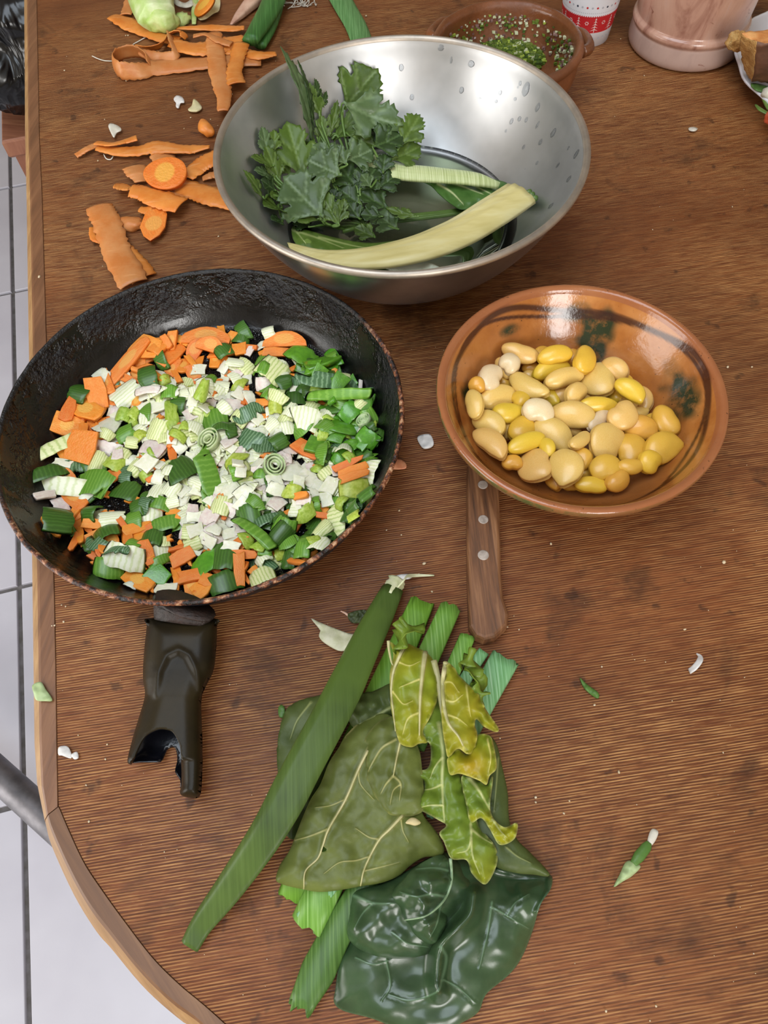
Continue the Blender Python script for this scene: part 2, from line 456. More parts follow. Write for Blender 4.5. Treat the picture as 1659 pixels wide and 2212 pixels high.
def box(x0, x1, y0, y1, z0, z1):
    v = [(x0, y0, z0), (x1, y0, z0), (x1, y1, z0), (x0, y1, z0), (x0, y0, z1), (x1, y0, z1), (x1, y1, z1), (x0, y1, z1)]
    return v, [(3, 2, 1, 0), (4, 5, 6, 7), (0, 1, 5, 4), (1, 2, 6, 5), (2, 3, 7, 6), (3, 0, 4, 7)]
def wallbox(name, parts, mat):
    b = MB()
    for q in parts: b.add(*box(*q))
    return tag(b.build(name, [mat], smooth=False), kind='structure')
wallbox('wall_right', [(2.5, 2.6, -2.2, 3.4, -.06, 2.6)], m_wall)
wallbox('wall_back', [(-2.3, 2.5, 3.4, 3.5, -.06, 2.6)], m_wall)
wallbox('wall_front', [(-2.3, .2, -2.3, -2.2, -.06, 2.6), (1.04, 2.5, -2.3, -2.2, -.06, 2.6), (.2, 1.04, -2.3, -2.2, -.06, 1.25), (.2, 1.04, -2.3, -2.2, 2.45, 2.6)], m_wall)
wallbox('wall_left', [(-2.4, -2.3, -2.2, -1.2, -.06, 2.6), (-2.4, -2.3, .3, 3.4, -.06, 2.6), (-2.4, -2.3, -1.2, .3, 2.0, 2.6)], m_wall)
wallbox('ceiling', [(-2.3, -1.1, -2.2, 3.4, 2.6, 2.7), (.2, 2.5, -2.2, 3.4, 2.6, 2.7), (-1.1, .2, -2.2, -.8, 2.6, 2.7), (-1.1, .2, .8, 3.4, 2.6, 2.7)], m_ceil)

# ------------------------------------------------------------------ table
tab = thing('table', 'brown varnished wooden table with ridged veneer top and solid wood edging', 'table', (0.25, .55, 0))
INN = [(80, 0), (83, 150), (86, 300), (92, 430), (100, 700), (111, 1000), (119, 1300), (122, 1450), (124, 1600), (126, 1715), (130, 1746), (150, 1793), (183, 1863), (226, 1928), (270, 1989), (330, 2067), (391, 2128), (478, 2202)]
OUT = [(52, 0), (53, 150), (54, 300), (57, 430), (61, 700), (66, 1000), (70, 1300), (72, 1450), (74, 1606), (80, 1693), (95, 1770), (113, 1832), (161, 1937), (209, 2015), (243, 2054), (313, 2137), (391, 2206), (470, 2262)]
ip = [P(x, y, 0) for x, y in INN]; op = [P(x, y, -.006) + Vector((0, 0, .006)) for x, y in OUT]
back_i = ip[0] + (ip[0] - ip[7]).normalized() * .75; back_o = op[0] + (op[0] - op[7]).normalized() * .75
ext = [(-.035, -.083), (.03, -.128), (0.10, -.165), (.25, -.195), (.45, -.18), (.68, -.10), (.88, .06), (.98, .28), (1.0, .55), (1.0, 1.0), (1.0, 1.55)]
ext = [Vector((x, y, TZ)) for x, y in ext]
poly_i = [back_i] + ip + ext
c0 = sum(poly_i, Vector()) / len(poly_i)
poly_o = [back_o] + op
for k, e in enumerate(ext):
    nx = (ext[min(k + 1, len(ext) - 1)] - ext[max(k - 1, 0)]).normalized(); poly_o.append(e + Vector((nx.y, -nx.x, 0)) * .015)
m_top = wood_table()
mi_, mo_ = P(126, 1742, 0), P(97, 1776, -.006) + Vector((0, 0, .006))
g_ = Vector((.0003, -.0004, 0))
ci = crom([tuple(p) for p in [mi_ + g_] + ip[10:] + ext[:5]], 60); co = crom([tuple(p) for p in [mo_ + g_] + op[11:] + poly_o[19:24]], 60)
v2 = [(p.x, p.y) for p in [back_i] + ip[:10]] + [(p[0], p[1]) for p in ci] + [(p.x, p.y) for p in ext[5:]]
pv, pf = tri_fill(v2, .09)
nT = len(pv); tv = [(x, y, TZ) for x, y in pv] + [(x, y, TZ - .022) for x, y in pv]; tf = []
ed = {(t[i], t[(i + 1) % 3]) for t in pf for i in range(3)}
for t in pf: tf += [t, tuple(i + nT for i in t[::-1])]
for a_, b_ in ed:
    if (b_, a_) not in ed: tf.append((b_, a_, a_ + nT, b_ + nT))
mk('tabletop', tv, tf, m_top, tab, smooth=False)
m_e1 = wood('edge_wood', ('#5f3f28', '#774f33', '#8c6242'), math.radians(11), 160, 9, .5); m_e1 = [m_e1, wood('edge_wood_worn', ('#7f5c38', '#9b754a', '#b58f60'), math.radians(11), 160, 9, .55)]
m_e2 = wood('edge_wood_dark', ('#59391f', '#6f4a2c', '#8a623e'), math.radians(-38), 150, 8, .5, 3); m_e2 = [m_e2, wood('edge_wood_dark_worn', ('#7a5836', '#967148', '#b08a5c'), math.radians(-38), 150, 8, .55, 3)]
def edging(name, A, B, mat):
    v = []; f = []; mi = []; n = len(A); pr = [(.015, -.028), (.015, -.0002), (.03, .0005), (.55, .0006), (.66, -.0005), (.86, -.0028), (.97, -.0052), (1, -.008), (1, -.028)]
    for a, b in zip(A, B):
        for s, z in pr:
            q = a.lerp(b, s); v.append((q.x, q.y, TZ + z))
    m = len(pr)
    for i in range(n - 1):
        for j in range(m):
            k = (j + 1) % m; f.append((i * m + j, i * m + k, (i + 1) * m + k, (i + 1) * m + j)); mi.append(1 if j >= 4 else 0)
    mi += [0, 0]
    f.append(tuple(range(m))); f.append(tuple((n - 1) * m + j for j in range(m - 1, -1, -1)))
    return mk(name, v, f, None, tab, smooth=False, mats=mat, mi=mi)
edging('edge_strip', [back_i] + ip[:10] + [mi_], [back_o] + op[:10] + [mo_], m_e1)
edging('edge_strip', [Vector(p) for p in ci], [Vector(p) for p in co], m_e2)
edging('edge_strip', [ext[4]] + ext[5:], poly_o[23:30], m_e1)
m_steelleg = M('painted_steel', '#5a585c', '#7b787c', 25, .45, .05, 120, metal=.6)
for x, y in ((-.02, 1.35), (.85, 1.35), (.80, .2), (0.12, .1)):
    mk('leg', *tube([(x, y, 0.0), (x, y, TZ - .022)], .022, 14), m_steelleg, tab)
# the grey tube that runs out from under the table, low over the floor
def Pz(px, py, z):
    d = ray(px, py); t = (TZ + CH - z) / -d[2]; return Vector((d[0] * t, d[1] * t, z))
cb0, cb1 = Pz(-40, 1640, .10), Pz(100, 1766, .10)
dr = (cb1 - cb0).normalized()
mk('crossbar', *tube([cb0 - dr * .25, cb0, cb1, cb1 + dr * .5], .021, 16), m_steelleg, tab)

# stool and black bag
m_stool = wood('stool_wood', ('#7a4a36', '#925f47', '#a57456'), 0.2, 12, 120, .5, 5)
SZ = .46
sc_ = Pz(2, 306, SZ); qq_ = Vector((.17, .17, 0)); qq_.rotate(Matrix.Rotation(math.radians(11.4), 3, 'Z'))
st = thing('stool', 'reddish brown wooden stool under the black plastic bag', 'stool', (sc_.x + qq_.x, sc_.y + qq_.y, 0))
def rbox(cx, cy, sx, sy, z0, z1, ang, bev=.004):
    v, f = slab([(-sx / 2, -sy / 2), (sx / 2, -sy / 2), (sx / 2, sy / 2), (-sx / 2, sy / 2)], z1 - z0, bev)
    R = Matrix.Translation((cx, cy, z0)) @ Matrix.Rotation(ang, 4, 'Z'); return xf(v, R), f
sa = math.radians(11.4); sx_, sy_ = st.location.x, st.location.y
mk('seat', *rbox(sx_, sy_, .34, .34, SZ - .03, SZ, sa), m_stool, st, smooth=False)
for ex in (-1, 1):
    for ey in (-1, 1):
        q = Vector((ex * .14, ey * .14, 0)); q.rotate(Matrix.Rotation(sa, 3, 'Z'))
        mk('leg', *rbox(sx_ + q.x, sy_ + q.y, .045, .045, 0, SZ - .03, sa), m_stool, st, smooth=False)
mb_, nt_, b_ = NT('black_plastic_film'); b_.inputs['Base Color'].default_value = hexc('#08080a'); b_.inputs['Roughness'].default_value = .22
bump(nt_, b_, noise(nt_, coords(nt_, (1.6, .5, .5), (0, 0, .5)), 22, 2, .5, .8), .7, .02)
bm = bmesh.new(); bmesh.ops.create_icosphere(bm, subdivisions=5, radius=1)
v = []
for q in bm.verts:
    d_ = q.co.normalized(); k = 1 + .22 * mnoise.noise(d_ * 2.2) + .10 * abs(mnoise.noise(Vector((d_.x * 6, d_.y * 6, d_.z * 1.8)) + Vector((4, 1, 2)))) + .05 * mnoise.noise(Vector((d_.x * 14, d_.y * 14, d_.z * 3)))
    z = d_.z * .115 * k; z = max(z, -.09)
    v.append((sx_ - .06 + d_.x * .172 * k, sy_ - .005 + d_.y * .19 * k, SZ + .0905 + z))
f = [tuple(x.index for x in q.verts) for q in bm.faces]; bm.free()
bag = thing('plastic_bag', 'crumpled shiny black plastic bag sitting on the stool at the left', 'bag', (sx_, sy_, SZ))
mk('bag_body', v, f, mb_, bag)
kv = [(sx_ - .07, sy_, SZ + .20), (sx_ - .08, sy_ + .01, SZ + .22), (sx_ - .09, sy_ + .04, SZ + .235)]
mk('knot', *tube(crom(kv, 10), [.022, .016, .012, .014, .02, .026, .03, .034, .03, .01], 12, .6, ridge=.2, rk=5), mb_, bag)

# ------------------------------------------------------------------ steel bowl
SB = Vector((.02926, .48947, TZ)); SH = .095
m_steel, nt, b = NT('brushed_steel'); v = coords(nt, (1, 1, 1))
b.inputs['Metallic'].default_value = 1; b.inputs['Base Color'].default_value = hexc('#c3c4c6')
nz = noise(nt, v, 20, 3, .5)
L(nt, vramp(nt, nz, .3, .7, .38, .48), b.inputs['Roughness'])
L(nt, mixc(nt, vramp(nt, noise(nt, v, 14, 4), .45, .7), '#cacacb', '#b6b7b8'), b.inputs['Base Color'])
bump(nt, b, noise(nt, coords(nt, (1, 1, .15)), 500, 2), .04, .0002)
sin_ = [(0, .0022), (.05, .0022), (.060, .0045), (.070, .0105), (.081, .0195), (.0925, .0295), (.106, .0455), (.117, .0625), (.1245, .0780), (.1285, .0895), (.1295, .0925)]
def sr_in(h):
    return np.interp(h, [z for r, z in sin_[1:]], [r for r, z in sin_[1:]])
rim = [(.1300, .0945), (.1320, .0957), (.1340, .0950), (.1348, .0930), (.1340, .0912), (.1318, .0908)]
sout = [(r + .0016, z - .0010) for r, z in sin_[::-1][1:-2]] + [(.054, 0.0008), (.05, .0002), (0, .0002)]
bowl = thing('mixing_bowl', 'large stainless steel bowl holding celery leaves and chard stalks in water', 'bowl', SB)
prof = sin_[1:] + rim + sout
cp = [(0, .0022)] + [tuple(p) for p in crom(sin_[1:], 50)]
v, f = lathe(cp, 160, SB); mk('bowl_inside', v, f, m_steel, bowl)
m_srim = M('worn_steel_rim', '#b9ada0', '#a39a90', 60, .46, .04, 300, metal=.85)
v, f = lathe([sin_[-1]] + [tuple(p) for p in crom(rim, 14)], 160, SB); mk('rolled_rim', v, f, m_srim, bowl)
m_steel2, nt, b = NT('polished_steel'); b.inputs['Metallic'].default_value = 1; b.inputs['Roughness'].default_value = .3
L(nt, mixc(nt, vramp(nt, noise(nt, coords(nt), 14, 4), .45, .7), '#c4c6cc', '#a9abb2'), b.inputs['Base Color'])
v, f = lathe([rim[-1]] + [tuple(p) for p in crom(sout[:-1], 40)] + [(0, .0002)], 160, SB); mk('bowl_outside', v, f, m_steel2, bowl)
WH = .0285
m_water = watermat('water', (.80, .83, .74, 1))
v, f = lathe([(0, WH), (.04, WH), (.08, WH), (sr_in(WH) - .0007, WH), (sr_in(.02) - .001, .02), (sr_in(.01) - .001, .01), (.06, .0058), (.05, .0034), (0, .0034)], 96, SB)
wt_ = mk('water', v, [q[::-1] for q in f], m_water); tag(wt_, 'shallow clear water in the bottom of the steel bowl', 'water')
def in_cand(px, py, C, rin, hmax, want, marg):
    best = None
    for h in np.arange(.003, hmax, .0012):
        q = P(px, py, float(h)); r = math.hypot(q.x - C.x, q.y - C.y)
        if r < rin(h) - marg and (best is None or abs(h - want) < abs(best - want)): best = float(h)
    return P(px, py, best if best is not None else want)
def SBP(px, py, h, marg=.004): return in_cand(px, py, SB, sr_in, .094, h, marg) if h < .09 else P(px, py, h)
# droplets on the far wall
m_drop = watermat('droplet', (.86, .88, .9, 1), 200, 0)
drops = [(953, 103, 8, 6), (1018, 138, 7, 5), (1137, 193, 9, 12), (1124, 180, 4, 4), (1120, 188, 4, 4), (1081, 200, 5, 5), (997, 195, 5, 5), (890, 210, 5, 5), (867, 146, 5, 5), (1162, 232, 6, 8), (1105, 262, 4, 5), (1122, 257, 4, 4), (1137, 259, 4, 5), (1161, 270, 3, 7), (1195, 287, 5, 8), (1168, 307, 5, 6), (1131, 318, 3, 4), (1245, 333, 5, 9), (1228, 320, 3, 4), (1205, 357, 3, 6), (1229, 387, 5, 7), (1190, 445, 5, 7), (1093, 283, 3, 3), (1160, 352, 3, 4), (1135, 365, 2, 3), (1038, 212, 6, 3), (1072, 219, 4, 3), (1113, 214, 4, 3), (975, 130, 3, 6)]
dv, df = blob((1, 1, 1), 3, 2, .12)
d0 = None
for di, (px, py, a, bb) in enumerate(sorted(drops)):
    ok = None
    for h in np.arange(.094, .01, -.0005):          # walk down the ray to the far wall
        q = P(px, py, float(h)); r = math.hypot(q.x - SB.x, q.y - SB.y)
        if r > sr_in(h): ok = (q, h, r); break
    if not ok: continue
    q, h, r = ok; s = pxm(px, py, h)
    dirv = Vector((q.x - SB.x, q.y - SB.y, 0)).normalized()
    sl = (sr_in(h + .004) - sr_in(h - .004)) / .008
    nrm = (-dirv + Vector((0, 0, sl))).normalized(); up = (Vector((0, 0, 1)) + dirv * sl).normalized(); sd = up.cross(nrm)
    Mx = Matrix((sd * a * s, up * bb * s * 1.25, nrm * min(a, bb) * s * .55)).transposed().to_4x4(); Mx.translation = q
    if d0 is None:
        d0 = mk('water_drop', dv, df, m_drop); o = d0
        tag(o, 'clear water droplet clinging to the inner wall of the steel bowl', 'water drop', 'water droplets on the steel bowl')
    else: o = inst(None, d0)
    o['label'] = 'clear water droplet on the steel bowl inner wall, %s from the left' % ordn(di); o.matrix_world = Mx

# ------------------------------------------------------------------ frying pan
PC = Vector((-.11458, .29526, TZ)); PR = .1304
pin = [(0, .0042), (.060, .0042), (.100, .0043), (.108, .0060), (.1135, .0105), (.1185, .0180), (.1240, .0290), (.1282, .0400), (.1290, .0438)]
def pr_in(h): return np.interp(h, [z for r, z in pin[2:]], [r for r, z in pin[2:]])
m_pan, nt, b = NT('worn_nonstick'); v = coords(nt)
b.inputs['Base Color'].default_value = hexc('#131113'); 
crust = vramp(nt, noise(nt, v, 26, 5, .7), .44, .60)
sxyz = nd(nt, 'ShaderNodeSeparateXYZ'); L(nt, v, sxyz.inputs[0])
wallm = math_(nt, 'MULTIPLY', vramp(nt, sxyz.outputs[2], .016, .034), crust)
L(nt, mixc(nt, wallm, '#0a090a', '#15151a'), b.inputs['Base Color'])
L(nt, vramp(nt, noise(nt, v, 40, 4), .35, .65, .18, .36), b.inputs['Roughness'])
b.inputs['Specular IOR Level'].default_value = .5
vo = nd(nt, 'ShaderNodeTexVoronoi', feature='DISTANCE_TO_EDGE'); vo.inputs['Scale'].default_value = 620; L(nt, v, vo.inputs['Vector'])
flo = vramp(nt, sxyz.outputs[2], .0075, .0050)
bump(nt, b, math_(nt, 'MULTIPLY', vramp(nt, vo.outputs['Distance'], 0, .25), flo), .8, .0008)
bump(nt, b, math_(nt, 'MULTIPLY', noise(nt, v, 230, 5, .65), wallm), 1.0, .004)
bump(nt, b, noise(nt, v, 700, 3), .25, .0006)
m_rim, nt, b = NT('burnt_rim'); v = coords(nt)
rc = ramp(nt, noise(nt, v, 170, 5, .7), [(.38, '#0e0b0b'), (.47, '#3a2016'), (.55, '#80492c'), (.66, '#c59b76')])
gm = nd(nt, 'ShaderNodeSeparateXYZ'); L(nt, v, gm.inputs[0])
L(nt, mixc(nt, vramp(nt, math_(nt, 'SUBTRACT', math_(nt, 'MULTIPLY', gm.outputs[0], .55), gm.outputs[1]), -.03, .03), '#121012', rc), b.inputs['Base Color']); b.inputs['Roughness'].default_value = .4
bump(nt, b, noise(nt, v, 260, 4), .9, .002)
m_soot = M('sooty_outside', '#0d0c0f', '#191a22', 50, .42, .9, 260)
pan = thing('frying_pan', 'round black frying pan with a burnt rim full of chopped vegetables', 'pan', PC)
cp = [(0, .0042)] + [tuple(p) for p in crom(pin[1:], 44)]
v, f = lathe(cp, 144, PC); mk('pan_interior', v, f, m_pan, pan)
cp = [tuple(p) for p in crom([(.1290, .0438), (.1297, .0450), (.1309, .0454), (.1320, .0448), (.1322, .0432), (.1307, .0418)], 10)]
v, f = lathe(cp, 200, PC, wob=lambda a, z: .0004 * mnoise.noise((a * 9, z * 300, 2)) + .0002 * mnoise.noise((a * 40, 1, 2))); mk('rim', v, f, m_rim, pan)
cp = [tuple(p) for p in crom([(.1307, .0420), (.1290, .0350), (.1245, .0240), (.1190, .0125), (.1130, .0040), (.104, .0006), (.05, .0002)], 36)] + [(0, .0002)]
v, f = lathe(cp, 160, PC, wob=lambda a, z: .0009 * mnoise.noise((math.cos(a) * 9, math.sin(a) * 9, z * 90)) * (z > .004)); mk('pan_outside', v, f, m_soot, pan)
# handle
m_hand, nt, b = NT('bakelite'); v = coords(nt)
L(nt, mixc(nt, vramp(nt, noise(nt, v, 30, 4), .35, .65), '#2c2413', '#1c170e'), b.inputs['Base Color']); b.inputs['Roughness'].default_value = .40
b.inputs['Specular IOR Level'].default_value = .18
bump(nt, b, noise(nt, v, 500, 3), .12, .0005)
m_hin = M('bakelite_hollow', '#0b0b10', '#16161d', 60, .2, .2, 200)
m_brk = M('rusty_bracket', '#17110e', '#33211a', 90, .6, .8, 300)
HT = [(322, 1336), (317, 1354), (310, 1424), (309, 1467), (313, 1502), (300, 1550), (287, 1593), (275, 1643), (283, 1648), (299, 1612), (313, 1589), (335, 1576), (352, 1574), (371, 1580), (384, 1600), (390, 1625), (392, 1690), (389, 1715), (409, 1722), (430, 1717), (435, 1663), (435, 1598), (433, 1511), (443, 1480), (459, 1446), (465, 1402), (467, 1350), (463, 1336)]
HB = [(322, 1336), (317, 1354), (310, 1424), (309, 1467), (313, 1502), (300, 1550), (287, 1593), (276, 1640), (283, 1647), (304, 1646), (330, 1646), (348, 1643), (361, 1617), (378, 1615), (383, 1641), (378, 1667), (389, 1685), (391, 1712), (409, 1720), (429, 1715), (434, 1663), (434, 1598), (432, 1511), (443, 1480), (459, 1446), (465, 1402), (467, 1350), (463, 1336)]
OUTER = HT[:9] + [(355, 1650), (409, 1722)] + HT[19:]
def hh_top(p, d):
    do, _ = seg_dist(p, OUTER, True); do = np.where(p[:, 1] > 1640, np.minimum(d, 14), do)
    k = np.sqrt(np.clip(1 - (1 - np.clip(do / 42, 0, 1)) ** 2, 0, 1)); hb = np.interp(p[:, 1], [1336, 1500, 1720], [.021, .016, .013])
    e, _ = seg_dist(p, [(335, 1500), (342, 1450), (360, 1415), (385, 1403), (408, 1415), (425, 1450), (432, 1490)])
    ins = inside(p, [(335, 1520), (342, 1450), (360, 1415), (385, 1403), (408, 1415), (425, 1450), (432, 1520)])
    return hb + .0115 * k + .0012 * np.exp(-(e / 7) ** 2) - .0010 * ins * np.clip(e / 14, 0, 1) * np.clip((1505 - p[:, 1]) / 60, 0, 1)
def hh_bot(p, d):
    do, _ = seg_dist(p, OUTER, True)
    k = np.sqrt(np.clip(1 - (1 - np.clip(do / 42, 0, 1)) ** 2, 0, 1)); hb = np.interp(p[:, 1], [1336, 1500, 1720], [.020, .015, .012])
    return hb - .0085 * k
sheet('handle', HT, hh_top, 5, m_hand, pan, .0022, n=190)
sheet('handle_underside', HB, hh_bot, 6, m_hin, pan, .002, n=150)
br = [P(400, 1305, .030), P(398, 1318, .027), P(394, 1345, .024)]
mk('bracket', *tube(crom([tuple(q) for q in br], 8), [.0195, .0195, .0193, .019, .0185, .018, .0175, .017], 20, .55, ridge=.02, rk=7), m_brk, pan)

# ------------------------------------------------------------------ bean bowl
BC = Vector((.12677, .2834, TZ)); BH = .062
bin_ = [(0, .0095), (.020, .0097), (.034, .0120), (.050, .0195), (.064, .0315), (.074, .0440), (.0805, .0545), (.0830, .0585)]
def br_in(h): return np.interp(h, [z for r, z in bin_[1:]], [r for r, z in bin_[1:]])
brim = [(.0836, .0602), (.0850, .0616), (.0872, .0620), (.0889, .0610), (.0894, .0590), (.0889, .0565), (.0875, .0545)]
bout = [(.0850, .0515), (.0795, .0445), (.0690, .0320), (.0560, .0190), (.0460, .0090), (.0430, .0030), (.0425, .0004), (.036, .0002), (.034, .003), (0, .003)]
bp = [bin_[0]] + [tuple(p) for p in crom(bin_[1:], 60)] + [tuple(p) for p in crom(brim, 16)] + [tuple(p) for p in crom(bout[:-1], 40)] + [bout[-1]]
NB = 256; v, f = lathe(bp, NB, BC)
line = np.zeros(len(v)); green = np.zeros(len(v)); rimm = np.zeros(len(v)); edgeg = np.zeros(len(v)); m_ = len(bp)
for i in range(NB):
    a = 2 * math.pi * i / NB
    ad = math.degrees(a) % 360
    for j in range(m_):
        r, z = bp[j]; k = i * m_ + j
        inn = j <= 60
        if inn:
            # two wavy brown lines near the rim; they dive apart at the lobes
            w = .0525 + .0042 * math.sin(3 * a + 1.0) + .0012 * math.sin(7 * a)
            w2 = .0500 + .0052 * math.sin(3 * a + .65) + .0012 * math.sin(5 * a + 2)
            e = min(abs(z - w) / .0017, abs(z - w2) / .0011)
            line[k] = max(0, min(1, 1.9 - 1.3 * e))
            for (a0, da, z0, dz, s) in ((78, 9, .047, .007, 1), (64, 10, .042, .014, 1), (70, 8, .036, .010, 1), (62, 7, .030, .010, 1), (4, 19, .041, .011, 1), (352, 12, .030, .009, 1), (116, 7, .044, .005, .9), (165, 10, .036, .009, .8)):
                dd = ((ad - a0 + 180) % 360 - 180) / da
                g1 = 1 - math.hypot(dd, (z - z0) / dz) + .40 * mnoise.noise((math.cos(a) * r * 110, math.sin(a) * r * 110, z * 110))
                green[k] = max(green[k], max(0, min(1, g1 * 2.2 * s)))
        elif j > 60 + 8:
            gg = .75 + .8 * mnoise.noise((math.cos(a) * 3.2, math.sin(a) * 3.2, z * 45))
            side = max(0, math.cos(a - math.radians(215)))
            edgeg[k] = max(0, min(1, gg * (.35 + side) * (1 if z > .048 else .5)))
        if 58 < j < 73: rimm[k] = 1
m_clay, nt, b = NT('glazed_clay'); vv = coords(nt)
base = ramp(nt, noise(nt, vv, 28, 5, .6), [(.3, '#83481c'), (.5, '#a4642c'), (.7, '#bd7f45')])
base = mixc(nt, vramp(nt, noise(nt, vv, 9, 3), .40, .62, 0, .7), base, '#a86c3a')
base = mixc(nt, math_(nt, 'MULTIPLY', attr(nt, 'rimm'), .75), base, '#93593a')
gn = noise(nt, vv, 120, 4, .7)
base = mixc(nt, math_(nt, 'MULTIPLY', attr(nt, 'green'), vramp(nt, gn, .30, .52, .35, 1)), base, '#27301a')
base = mixc(nt, math_(nt, 'MULTIPLY', attr(nt, 'edgeg'), vramp(nt, gn, .36, .56, .3, .95)), base, '#4d522b')
base = mixc(nt, math_(nt, 'MULTIPLY', attr(nt, 'line'), .9), base, '#35170f')
base = mixc(nt, vramp(nt, noise(nt, vv, 340, 2), .70, .76, 0, .8), base, '#2a1a10')
L(nt, base, b.inputs['Base Color']); b.inputs['Roughness'].default_value = .18; b.inputs['Coat Weight'].default_value = .2; b.inputs['Coat Roughness'].default_value = .06
bump(nt, b, noise(nt, vv, 120, 3), .25, .0012); bump(nt, b, noise(nt, vv, 600, 2), .12, .0004)
bb_ = mk('clay_bowl', v, f, m_clay, attrs={'line': line, 'green': green, 'rimm': rimm, 'edgeg': edgeg})
tag(bb_, 'glazed orange clay bowl with painted brown waves, full of yellow beans', 'bowl')

# beans
def bean_mesh(Lx, Wy, Tz, kid_, notch, tip, seed):
    nu, nv = 32, 18; v = []; f = []; R = random.Random(seed)
    for j in range(nv + 1):
        la = -math.pi / 2 + math.pi * j / nv
        for i in range(nu):
            lo = 2 * math.pi * i / nu; cx, cy, cz = math.cos(la) * math.cos(lo), math.cos(la) * math.sin(lo), math.sin(la)
            k = 1 - .10 * math.exp(-(la / .10) ** 2)
            nb = math.exp(-((cx - .05) / .30) ** 2) * max(0, -cy)
            k *= 1 - notch * .75 * nb
            tp = tip * math.exp(-((cx - .85) / .22) ** 2 - ((cy + .45) / .35) ** 2)
            k *= 1 + tp * .6
            k *= 1 + .05 * mnoise.noise((cx * 1.5 + seed, cy * 1.5, cz * 1.5))
            x = cx * k * Lx / 2; y = cy * k * Wy / 2 * (1 + .04 * cx) + kid_ * .8 * (cx * cx - .4) * Wy; z = math.copysign(abs(cz) ** .85, cz) * k * Tz / 2
            v.append((x, y, z))
    for j in range(nv):
        for i in range(nu): f.append((j * nu + i, j * nu + (i + 1) % nu, (j + 1) * nu + (i + 1) % nu, (j + 1) * nu + i))
    return v, f
def beanmat(n, a, b_): return M(n, a, b_, 70, .32, .08, 160, coat=.25, var=.05, sss=.15, hue=.008)
BM = {'p': beanmat('bean_pale', '#e6c377', '#dcae55'), 'y': beanmat('bean_yellow', '#e8c343', '#dcae34'), 'g': beanmat('bean_golden', '#daa238', '#e0b048'), 'w': beanmat('bean_white', '#e8d6b4', '#e0c08e')}
protos = {}
for k_, mt in BM.items():
    for s_ in range(5):
        R = random.Random(s_)
        me = mk('broad_bean', *bean_mesh(1, 1, 1, (-.02, -.08, -.13, -.04, -.03)[s_], (.24, .18, .1, .34, .10)[s_], (.18, .0, .25, .1, .3)[s_], s_), mt)
        protos[k_, s_] = me.data; bpy.data.objects.remove(me)
BL = [(500,130,225,112,15,'p',0),(430,205,130,120,40,'w',0),(400,230,150,90,55,'p',0),(305,300,195,125,-70,'w',0),(550,350,265,125,35,'p',0),(350,430,240,150,-15,'p',0),(197,470,195,95,82,'p',0),(505,440,115,105,60,'y',0),(415,530,178,128,0,'y',0),(730,150,205,112,-10,'y',0),(700,240,225,112,-20,'y',0),(790,300,245,112,-15,'p',0),(925,180,205,112,-72,'y',0),
 (650,145,110,100,0,'g',1),(850,175,100,120,0,'g',1),(1130,240,175,122,30,'p',0),(1025,310,232,168,80,'p',0),(1230,375,185,112,30,'y',0),(1185,315,120,80,20,'y',1),(1315,440,175,90,78,'p',1),(700,420,140,95,60,'y',1),(780,415,140,120,10,'p',1),(870,405,155,110,-50,'p',0),(1025,480,232,98,5,'y',0),(1135,415,100,85,60,'y',1),(620,520,195,152,10,'w',0),(845,545,260,165,5,'p',0),(1035,575,212,98,-35,'w',0),(1180,550,185,155,-40,'p',0),(1215,465,130,90,40,'p',1),
 (295,600,215,145,25,'p',0),(305,725,262,132,40,'p',0),(510,640,172,142,-40,'y',0),(540,730,252,112,-20,'y',0),(680,760,132,84,70,'y',0),(715,665,248,168,30,'p',0),(895,712,172,84,-35,'p',0),(1075,725,235,192,-60,'p',0),(1295,630,192,145,10,'g',0),(1385,620,130,150,0,'g',1),(1470,580,195,122,55,'g',0),(1440,765,222,172,-35,'g',0),(1360,855,140,120,-60,'y',0),(1230,770,192,165,60,'g',0),(1230,885,150,95,0,'g',0),(1070,900,192,165,0,'g',0),(910,830,142,115,40,'g',0),(805,885,232,175,70,'p',0),(605,880,225,182,70,'p',0),(450,860,125,95,0,'g',0),(735,970,120,115,45,'g',1),(970,1010,192,100,5,'y',0),(1145,980,152,112,-40,'g',0),(935,935,130,90,10,'g',1),(215,345,100,100,0,'g',1),(1330,740,80,70,30,'y',1),(1290,530,100,80,0,'p',1),(430,650,100,120,0,'p',1),(840,640,120,90,0,'p',1),(580,460,100,70,0,'g',1),(1110,355,80,80,0,'p',1),(700,860,90,90,0,'g',1),(560,285,90,70,0,'p',1),(840,1010,100,70,0,'g',1),(400,325,120,90,0,'g',1),(570,230,100,80,0,'g',1),(930,440,90,95,0,'p',1),(1000,690,80,90,0,'g',1),(960,880,90,70,0,'g',1),(1185,655,70,60,0,'g',1),(520,520,60,60,0,'g',1),(940,600,90,70,0,'g',1),(1100,640,80,80,0,'g',1),(640,600,90,70,10,'g',1),(480,560,90,70,10,'g',1),(980,250,80,70,10,'g',1),(1380,700,90,80,10,'g',1),(620,380,90,70,10,'g',1)]
rows = ['back row', 'second row', 'third row', 'fourth row', 'fifth row', 'front row']
bynum = {}
for i, e in enumerate(BL): bynum.setdefault(min(5, int((e[1] - 100) / 160)), []).append((e[0], i))
lab = {}
cn = {'p': 'pale cream-yellow', 'y': 'bright yellow', 'g': 'golden yellow', 'w': 'whitish'}
for r_, l_ in bynum.items():
    for n_, (_, i) in enumerate(sorted(l_)):
        lab[i] = '%s peeled bean in the clay bowl, %s from left in the %s' % (cn[BL[i][5]], ordn(n_), rows[r_])
